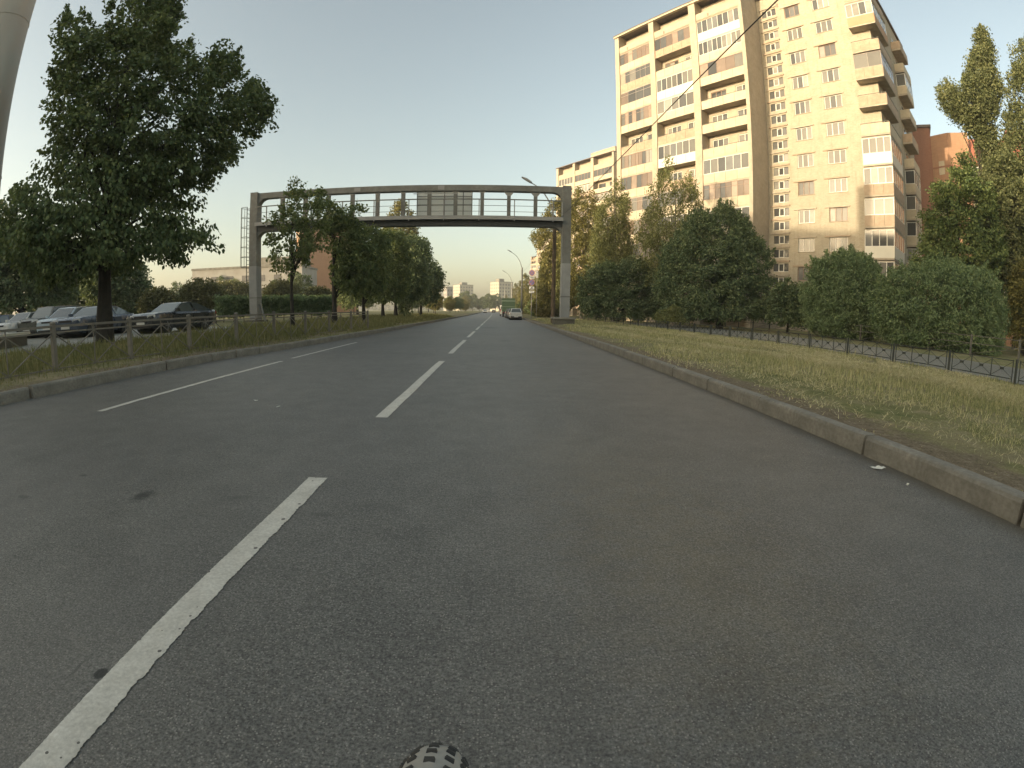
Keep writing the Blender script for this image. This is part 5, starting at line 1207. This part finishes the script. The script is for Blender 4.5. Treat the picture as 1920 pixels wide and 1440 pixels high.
# ------------------------------------------------------------------ vehicles
def car_parts(L, W, H, cab, paint, hood=0.74, deck=0.86, belt=0.90, clear=0.20, wr=0.32, wb=0.58, tail=None):
    """car built along +x (front). cab = (screen foot, roof front, roof rear, back-window foot) as fractions of length from the rear. Returns list of (name, mesh, parent index, location)"""
    out = []
    xf, xr = L * (0.5 + wb / 2 * 1.0) - L / 2 + 0.06 * L * 0, -L * wb / 2 * 1.0
    xw = [L * wb / 2 + 0.02 * L, -L * wb / 2 + 0.02 * L]
    st = sorted(set([-L / 2, -L / 2 + 0.06, -L / 2 + 0.2, L / 2 - 0.2, L / 2 - 0.06, L / 2] + list(np.linspace(-L / 2 + 0.35, L / 2 - 0.35, 12)) + [x + d for x in xw for d in (-wr * 1.22, -wr * 1.1, -wr * .8, -wr * .4, 0, wr * .4, wr * .8, wr * 1.1, wr * 1.22)]))
    x_c0 = -L / 2 + L * cab[3]; x_a0 = -L / 2 + L * cab[0]
    def ztop(x):
        if x > x_a0: t = (x - x_a0) / (L / 2 - x_a0); return belt * H * (1 - t) ** 0.0 * (1 - t) + hood * H * t - 0.10 * H * max(0, (t - .7) / .3) ** 2 if True else 0
        if x < x_c0: t = (x_c0 - x) / (x_c0 + L / 2 + 1e-6); return belt * H * (1 - t) + deck * H * t - 0.05 * H * max(0, (t - .8) / .2) ** 2
        return belt * H
    belt, hood, deck = belt * 0.66, hood * 0.66, deck * 0.66
    V, F = [], []; k = 7
    for x in st:
        e = abs(x) / (L / 2); ws = 1 - 0.16 * max(0, (e - 0.78) / 0.22) ** 2; zt = ztop(x); zb = clear + 0.10 * max(0, (e - 0.85) / 0.15)
        ar = 0
        for w in xw:
            d = abs(x - w)
            if d < wr * 1.16: ar = max(ar, wr + math.sqrt(max(0, (wr * 1.16) ** 2 - d * d)) + 0.0)
        hw = W / 2 * ws
        ring = [(0, zb), (hw * 0.86, zb), (hw * 0.97, max(zb + 0.10, ar)), (hw, max(zb + (zt - zb) * 0.45, ar + .004)), (hw * 0.985, max(zt - 0.10, ar + .01)), (hw * 0.90, zt), (0, zt + 0.03)]
        V += [(x, y, z) for y, z in ring] + [(x, -y, z) for y, z in ring]
    n = len(st)
    for i in range(n - 1):
        for q in range(k - 1):
            a = i * 2 * k + q; b = a + 2 * k; F.append((a, a + 1, b + 1, b)); c = a + k; d = b + k; F.append((c, d, d + 1, c + 1))
    for i, fl in ((0, False), (n - 1, True)):
        a = i * 2 * k; pts = [a + q for q in range(k)] + [a + k + q for q in range(k - 2, 0, -1)]; F.append(tuple(pts) if fl else tuple(pts[::-1]))
    out.append(('body', MB().add(V, F).mesh('body', paint, True), None, None))
    # cabin
    xs = [-L / 2 + L * c for c in cab]; zb, zr = belt * H - 0.02, H; wb_, wr_ = W / 2 * 0.89, W / 2 * 0.70
    a0, a1, c1, c0 = xs; m = (a1 + c1) / 2
    def rim(z, x0, x1, w): return [(x0, -w, z), (x0, w, z), (x1, w, z), (x1, -w, z)]
    B = [(a0, -wb_, zb), (a0, wb_, zb), (c0, wb_, zb), (c0, -wb_, zb)]
    Tn = [(a1, -wr_, zr - 0.05), (a1, wr_, zr - 0.05), (m, wr_, zr - 0.01), (c1, wr_, zr - 0.05), (c1, -wr_, zr - 0.05), (m, -wr_, zr - 0.01), (m, 0, zr), (a1 - .08, 0, zr - 0.01), (c1 + .08, 0, zr - 0.01)]
    Vc = B + Tn
    Fc = [(0, 1, 5, 11, 4), (1, 2, 7, 6, 5), (2, 3, 8, 12, 7), (3, 0, 4, 9, 8), (4, 11, 10, 9), (11, 5, 6, 10), (10, 6, 7, 12), (9, 10, 12, 8)]
    out.append(('cabin', MB().add(Vc, Fc).mesh('cabin', paint, True), None, None))
    def panel(q, inset, off, name):
        q = [Vector(p) for p in q]; c = sum(q, Vector()) / 4; nrm = (q[1] - q[0]).cross(q[3] - q[0]).normalized()
        if nrm.dot(c - Vector((m, 0, (zb + zr) / 2))) < 0: nrm = -nrm
        q = [c + (p - c) * inset + nrm * off for p in q]
        mb = MB(); mb.add(q + [p - nrm * 0.02 for p in q], [(0, 1, 2, 3), (7, 6, 5, 4), (0, 4, 5, 1), (1, 5, 6, 2), (2, 6, 7, 3), (3, 7, 4, 0)]); out.append((name, mb.mesh(name, 'car_glass'), None, None))
    panel([B[0], B[1], Tn[1], Tn[0]], 0.9, 0.012, 'windscreen'); panel([B[3], B[2], Tn[3], Tn[4]], 0.86, 0.012, 'rear_window')
    for s, (bA, bC, tA, tM, tC) in ((1, (B[1], B[2], Tn[1], Tn[2], Tn[3])), (-1, (B[0], B[3], Tn[0], Tn[5], Tn[4]))):
        bM = tuple((Vector(bA) + Vector(bC)) / 2)
        panel([bA, bM, tM, tA], 0.86, 0.012, 'side_window'); panel([bM, bC, tC, tM], 0.86, 0.012, 'side_window')
        mb = MB(); mb.bar(Vector(tA) + Vector((0, s * .01, .02)), Vector(tM) + Vector((0, s * .01, .02)), 0.02); mb.bar(Vector(tM) + Vector((0, s * .01, .02)), Vector(tC) + Vector((0, s * .01, .02)), 0.02); out.append(('roof_trim', mb.mesh('roof_trim', 'chrome'), None, None))
    ty = MB(); ty.tube([(0, -0.10, 0), (0, -0.09, 0), (0, 0.09, 0), (0, 0.10, 0)], [wr * .93, wr, wr, wr * .93], 20); ty = ty.mesh('wheel', 'tyre_rubber', True)
    rim_ = MB(); rim_.tube([(0, -0.104, 0), (0, 0.104, 0)], wr * .2, 12)
    for q in range(5):
        t = q * 2 * math.pi / 5
        for s in (-1, 1): rim_.bar((0, s * .112, 0), (math.cos(t) * wr * .6, s * .112, math.sin(t) * wr * .6), 0.05, 0.012, up=(0, 1, 0))
    rim_ = rim_.mesh('rim', 'alloy')
    for x in xw:
        for s in (-1, 1):
            i = len(out); out.append(('wheel', ty, None, (x, s * (W / 2 - 0.11), wr))); out.append(('rim', rim_, i, None))
    for x in xw: out.append(('wheel_arch', MB().tube([(x, -W / 2 * .93, wr + .02), (x, W / 2 * .93, wr + .02)], wr * 1.12, 16).mesh('wheel_arch', 'plastic_black'), None, None))
    hz = hood * H - 0.13
    for s in (-1, 1):
        mb = MB(); mb.add([(L / 2 - 0.01, s * W * .24, hz - .07), (L / 2 - 0.10, s * W * .44, hz - .05), (L / 2 - 0.22, s * W * .455, hz + .05), (L / 2 - 0.06, s * W * .25, hz + .05)], [(0, 1, 2, 3) if s > 0 else (3, 2, 1, 0)]); 
        mb = MB(); mb.bar((L / 2 - 0.02, s * W * .25, hz), (L / 2 - 0.13, s * W * .445, hz + .02), 0.06, 0.12); out.append(('headlight', mb.mesh('headlight', 'lamp_lens'), None, None))
        mb = MB(); mb.bar((-L / 2 + 0.03, s * W * .30, deck * H - .15), (-L / 2 + 0.10, s * W * .452, deck * H - .13), 0.05, 0.15); out.append(('tail_light', mb.mesh('tail_light', 'lamp_red'), None, None))
        mb = MB(); mb.box(a0 - .25, a0 - .08, min(s * W / 2 * .95, s * W / 2 * 1.13), max(s * W / 2 * .95, s * W / 2 * 1.13), belt * H + .02, belt * H + .15); out.append(('mirror', mb.mesh('mirror', paint), None, None))
    g = MB(); g.box(L / 2 - .06, L / 2 + .006, -W * .20, W * .20, hz - .06, hz + .03); out.append(('grille', g.mesh('grille', 'plastic_black'), None, None))
    g = MB(); g.box(L / 2 - .08, L / 2 + .012, -W * .36, W * .36, .27, .40); out.append(('air_intake', g.mesh('air_intake', 'plastic_black'), None, None))
    g = MB(); g.box(L / 2 + .008, L / 2 + .022, -.26, .26, .42, .53); out.append(('number_plate', g.mesh('number_plate', 'plate_white'), None, None))
    g = MB(); g.box(-L / 2 - .02, -L / 2 + .05, -W * .42, W * .42, .27, .47); out.append(('rear_bumper', g.mesh('rear_bumper', 'plastic_black'), None, None))
    g = MB(); g.box(-L / 2 - .035, -L / 2 - .022, -.26, .26, .36, .47); out.append(('number_plate', g.mesh('number_plate', 'plate_white'), None, None))
    return out
def car(label, loc, heading, parts, group=None, name='parked_car', scale=1.0):
    """heading: direction of travel (dx, dy)"""
    root = thing(name, label, 'car', loc, math.atan2(heading[1], heading[0]), group); obs = []
    for nm, me, par, lc in parts: obs.append(link(nm, me, obs[par] if par is not None else root, lc))
    root.scale = (scale,) * 3
    return root
coupe = lambda p: car_parts(4.7, 1.84, 1.42, (0.71, 0.55, 0.30, 0.06), p, 0.97, 1.06, 1.02, wr=0.34)
hatch = lambda p: car_parts(4.2, 1.76, 1.50, (0.78, 0.60, 0.16, 0.02), p, 0.93, 1.02, 0.98)
sedan = lambda p: car_parts(4.4, 1.74, 1.43, (0.71, 0.56, 0.30, 0.14), p, 0.96, 1.04, 1.0)
wagon = lambda p: car_parts(4.6, 1.8, 1.66, (0.76, 0.64, 0.10, 0.02), p, 0.92, 0.98, 0.95)
hd = (0.12, -0.99)
def lotz(x, y): return gz(x, y) + 0.015
def put(px, d, *a, **k):
    x, y = spot(px, d); return car(a[0], (x, y, lotz(x, y)), a[1], a[2], **k)
put(328, 26.4, 'black coupe with bright window trim driving on the service road', (-0.10, -0.99), coupe('paint_black'), name='moving_car')
put(180, 27.6, 'dark navy fastback parked behind the lime tree trunk', hd, coupe('paint_navy'), group='cars parked on the left')
put(136, 30.2, 'ice-blue hatchback parked next to the navy fastback', hd, hatch('paint_ice'), group='cars parked on the left')
put(101, 32.6, 'dark olive boxy estate car, tallest of the parked row', hd, wagon('paint_olive'), group='cars parked on the left')
put(50, 33.2, 'silver sedan parked second from the left edge', hd, sedan('paint_silver'), group='cars parked on the left')
put(-4, 36.5, 'dark blue car cut by the left edge of the picture', hd, sedan('paint_blue'), group='cars parked on the left')
# right kerb, seen from behind
up = (-0.02, 1.0)
car('white hatchback with dark rear bumper parked nearest on the right kerb', (2.3, 62.5, 0.0), up, car_parts(3.95, 1.68, 1.48, (0.76, 0.60, 0.14, 0.02), 'paint_white', 0.93, 1.0, 0.98), group='vehicles parked along the right kerb')
car('dark car parked just ahead of the white hatchback', (2.25, 71.0, 0.0), up, sedan('paint_graphite'), group='vehicles parked along the right kerb')
car('dark car parked second ahead of the white hatchback, by the green truck', (2.05, 78.5, 0.0), up, hatch('paint_black'), group='vehicles parked along the right kerb')
def truck():
    x, y = 2.05 + bend(92), 92.0
    root = thing('box_truck', 'green box truck with a pale stripe parked beyond the dark cars', 'truck', (x, y, 0), 0, 'vehicles parked along the right kerb')
    b = MB().box(-1.2, 1.2, -3.2, 2.0, 0.95, 3.45).build('cargo_box', 'truck_green', root)
    MB().box(-1.22, 1.22, -3.215, -3.202, 2.85, 3.05).build('stripe', 'truck_stripe', b); MB().box(-1.2, 1.2, -3.212, -3.202, 1.85, 1.93).build('stripe', 'truck_stripe', b)
    for s in (-1, 1): MB().box(s * .6 - .56, s * .6 + .56, -3.21, -3.201, 1.0, 2.8).build('rear_door', 'truck_green', b)
    MB().box(-1.05, 1.05, 2.1, 3.9, 0.5, 2.5).build('cab', 'paint_white', root); MB().box(-0.9, 0.9, 3.88, 3.92, 1.5, 2.35).build('windscreen', 'glass_dark', root)
    MB().box(-0.9, 0.9, -3.1, 3.6, 0.55, 0.94).build('chassis', 'steel_dark', root); MB().box(-1.15, 1.15, -3.3, -3.22, 0.5, 0.7).build('rear_bumper', 'steel_dark', root)
    ty = MB().tube([(-.14, 0, 0), (.14, 0, 0)], 0.42, 16).mesh('wheel', 'tyre_rubber')
    for sx in (-1, 1):
        for wy in (-1.9, 2.9): link('wheel', ty, root, (sx * 0.95, wy, 0.42))
        MB().box(sx * .95 - .12, sx * .95 + .12, -3.32, -3.302, .72, .86).build('tail_light', 'lamp_red', root)
truck()
def van():
    root = thing('panel_van', 'white panel van parked ahead of the green truck', 'van', (1.55 + bend(104), 104.0, 0), 0, 'vehicles parked along the right kerb')
    pr = [(-2.5, 0.4), (2.5, 0.4), (2.5, 1.0), (1.75, 1.25), (1.2, 2.15), (0.9, 2.3), (-2.5, 2.3)]
    V = [(-.95, y, z) for y, z in pr] + [(.95, y, z) for y, z in pr]; n = len(pr)
    MB().add(V, [tuple(range(n)), tuple(range(n, 2 * n))[::-1]] + [((i + 1) % n, i, i + n, (i + 1) % n + n) for i in range(n)]).build('body', 'paint_white', root)
    for s in (-1, 1):
        MB().box(s * .45 - .34, s * .45 + .34, -2.515, -2.503, 1.35, 2.05).build('rear_window', 'glass_dark', root); MB().box(s * .85 - .07, s * .85 + .07, -2.52, -2.503, .9, 1.5).build('tail_light', 'lamp_red', root)
    ty = MB().tube([(-.11, 0, 0), (.11, 0, 0)], 0.34, 16).mesh('wheel', 'tyre_rubber')
    for sx in (-1, 1):
        for wy in (-1.5, 1.6): link('wheel', ty, root, (sx * .86, wy, .34))
van()
dn = (0.03, -1.0)
x, y = -4.2 + bend(205), 205.0; car('far white car driving towards the viewer in the left lane', (x, y, 0), dn, sedan('paint_white'), name='moving_car')
car('distant silver car waiting behind the far white car', (-2.2 + bend(300), 300, 0), dn, hatch('paint_silver'), name='moving_car')
car('distant dark car heading away near the end of the road', (-0.2 + bend(235), 235, 0), up, sedan('paint_graphite'), name='moving_car')
# ------------------------------------------------------------------ the rider's own front wheel at the bottom edge
def wheel():
    Rm, rt = 0.335, 0.042; xc, yc, zc = -0.070, 0.206, Rm + rt
    root = thing('bicycle_wheel', 'dusty knobbly front tyre of the bicycle at the bottom edge', 'wheel', (xc, yc, zc), 0.0)
    V, F = [], []; N, M = 96, 16
    for i in range(N):
        t = 2 * math.pi * i / N
        for j in range(M):
            a = 2 * math.pi * j / M; rr = Rm + rt * math.cos(a); V.append((rt * 1.05 * math.sin(a), rr * math.cos(t), rr * math.sin(t)))
    for i in range(N):
        for j in range(M): F.append((i * M + j, i * M + (j + 1) % M, (i + 1) % N * M + (j + 1) % M, (i + 1) % N * M + j))
    tyre = MB().add(V, F).build('tyre', 'tread_rubber', root, smooth=True)
    # tread: raised black blocks on a carcass pale with road dust
    kn = MB(); NK = 62
    for i in range(NK):
        for (a, w, l, sh) in ((0.0, 0.0072, 0.006, 0.0), (0.56, 0.0068, 0.0058, 0.5), (-0.56, 0.0068, 0.0058, 0.5), (1.12, 0.006, 0.008, 0.0), (-1.12, 0.006, 0.008, 0.0)):
            t = 2 * math.pi * (i + sh) / NK
            nr = Vector((math.sin(a), math.cos(a) * math.cos(t), math.cos(a) * math.sin(t))); tg = Vector((0, -math.sin(t), math.cos(t))); sd_ = nr.cross(tg)
            c = Vector((rt * 1.05 * math.sin(a), (Rm + rt * math.cos(a)) * math.cos(t), (Rm + rt * math.cos(a)) * math.sin(t)))
            P = [c + sd_ * (u * w * q) + tg * (v * l * q) + nr * hgt for (hgt, q) in ((-0.002, 1.0), (0.0028, 0.84)) for u, v in ((-1, -1), (1, -1), (1, 1), (-1, 1))]
            kn.add(P, [(4, 5, 6, 7), (0, 1, 5, 4), (1, 2, 6, 5), (2, 3, 7, 6), (3, 0, 4, 7)])
    o = kn.build('tread', 'tyre_rubber', tyre); o['kind'] = 'stuff'
    rim_ = MB(); V, F = [], []
    for i in range(64):
        t = 2 * math.pi * i / 64
        for x, r in ((-0.014, 0.30), (0.014, 0.30), (0.012, 0.278), (-0.012, 0.278)): V.append((x, r * math.cos(t), r * math.sin(t)))
    for i in range(64):
        for j in range(4): F.append((i * 4 + j, i * 4 + (j + 1) % 4, (i + 1) % 64 * 4 + (j + 1) % 4, (i + 1) % 64 * 4 + j))
    rim_.add(V, F).build('rim', 'plastic_black', root)
    MB().tube([(-.05, 0, 0), (.05, 0, 0)], 0.022, 12).build('hub', 'alloy', root)
    for i in range(32):
        t = 2 * math.pi * i / 32; s = 0.035 if i % 2 else -0.035
        MB().bar((s, 0.02 * math.cos(t + .4), 0.02 * math.sin(t + .4)), (0, .28 * math.cos(t), .28 * math.sin(t)), 0.002).build('spoke', 'alloy', root)
    link_rot = root; link_rot.rotation_euler = (0, 0, 0.05)
wheel()
# ------------------------------------------------------------------ litter on the road
def scrap(x, y, w, l, a, label, seed):
    g = random.Random(seed); n = 5; V, F = [], []
    for i in range(n):
        for j in range(4): V.append(((i / (n - 1) - .5) * l + g.uniform(-.006, .006), (j / 3 - .5) * w + g.uniform(-.006, .006), 0.006 + g.uniform(0, .014)))
    for i in range(n - 1):
        for j in range(3): q = i * 4 + j; F.append((q, q + 4, q + 5, q + 1))
    o = MB().add(V, F); m_ = o.mesh('paper_scrap', 'paper'); o = link('paper_scrap', m_, None, (x, y, 0.0), label, 'litter', 'litter on the road'); o.rotation_euler = (0, 0, a)
    md = o.modifiers.new('thick', 'SOLIDIFY'); md.thickness = 0.001
scrap(3.30, 3.24, 0.075, 0.125, 0.15, 'crumpled white paper scrap lying against the right kerb', 1)
scrap(3.22, 2.80, 0.018, 0.035, 0.3, 'tiny white paper fleck below the crumpled scrap by the kerb', 2)
for i, (px, py, lab) in enumerate(((480, 752, 'pale wrapper fleck in the left lane near the edge line'), (522, 764, 'small pale scrap right of the wrapper fleck in the left lane'))):
    v = sight(px, py); t = -EYE / v[2]; scrap(v[0] * t, v[1] * t, 0.014, 0.06, 0.2 + i, lab, 5 + i)
# ------------------------------------------------------------------ the evening air between here and the end of the street
def haze():
    mt = bpy.data.materials.new('haze'); mt.use_nodes = True; nt = mt.node_tree; nt.nodes.clear()
    out = nt.nodes.new('ShaderNodeOutputMaterial'); v = nt.nodes.new('ShaderNodeVolumePrincipled')
    v.inputs['Color'].default_value = (0.93, 0.92, 0.88, 1); v.inputs['Density'].default_value = 0.00065; v.inputs['Anisotropy'].default_value = 0.2
    nt.links.new(v.outputs[0], out.inputs['Volume']); MATS['haze'] = mt
    o = MB().box(-880, 880, -880, 900, -1.0, 46.0).build('haze', 'haze', label='thin warm evening haze filling the street', cat='haze', kind='stuff')
haze()
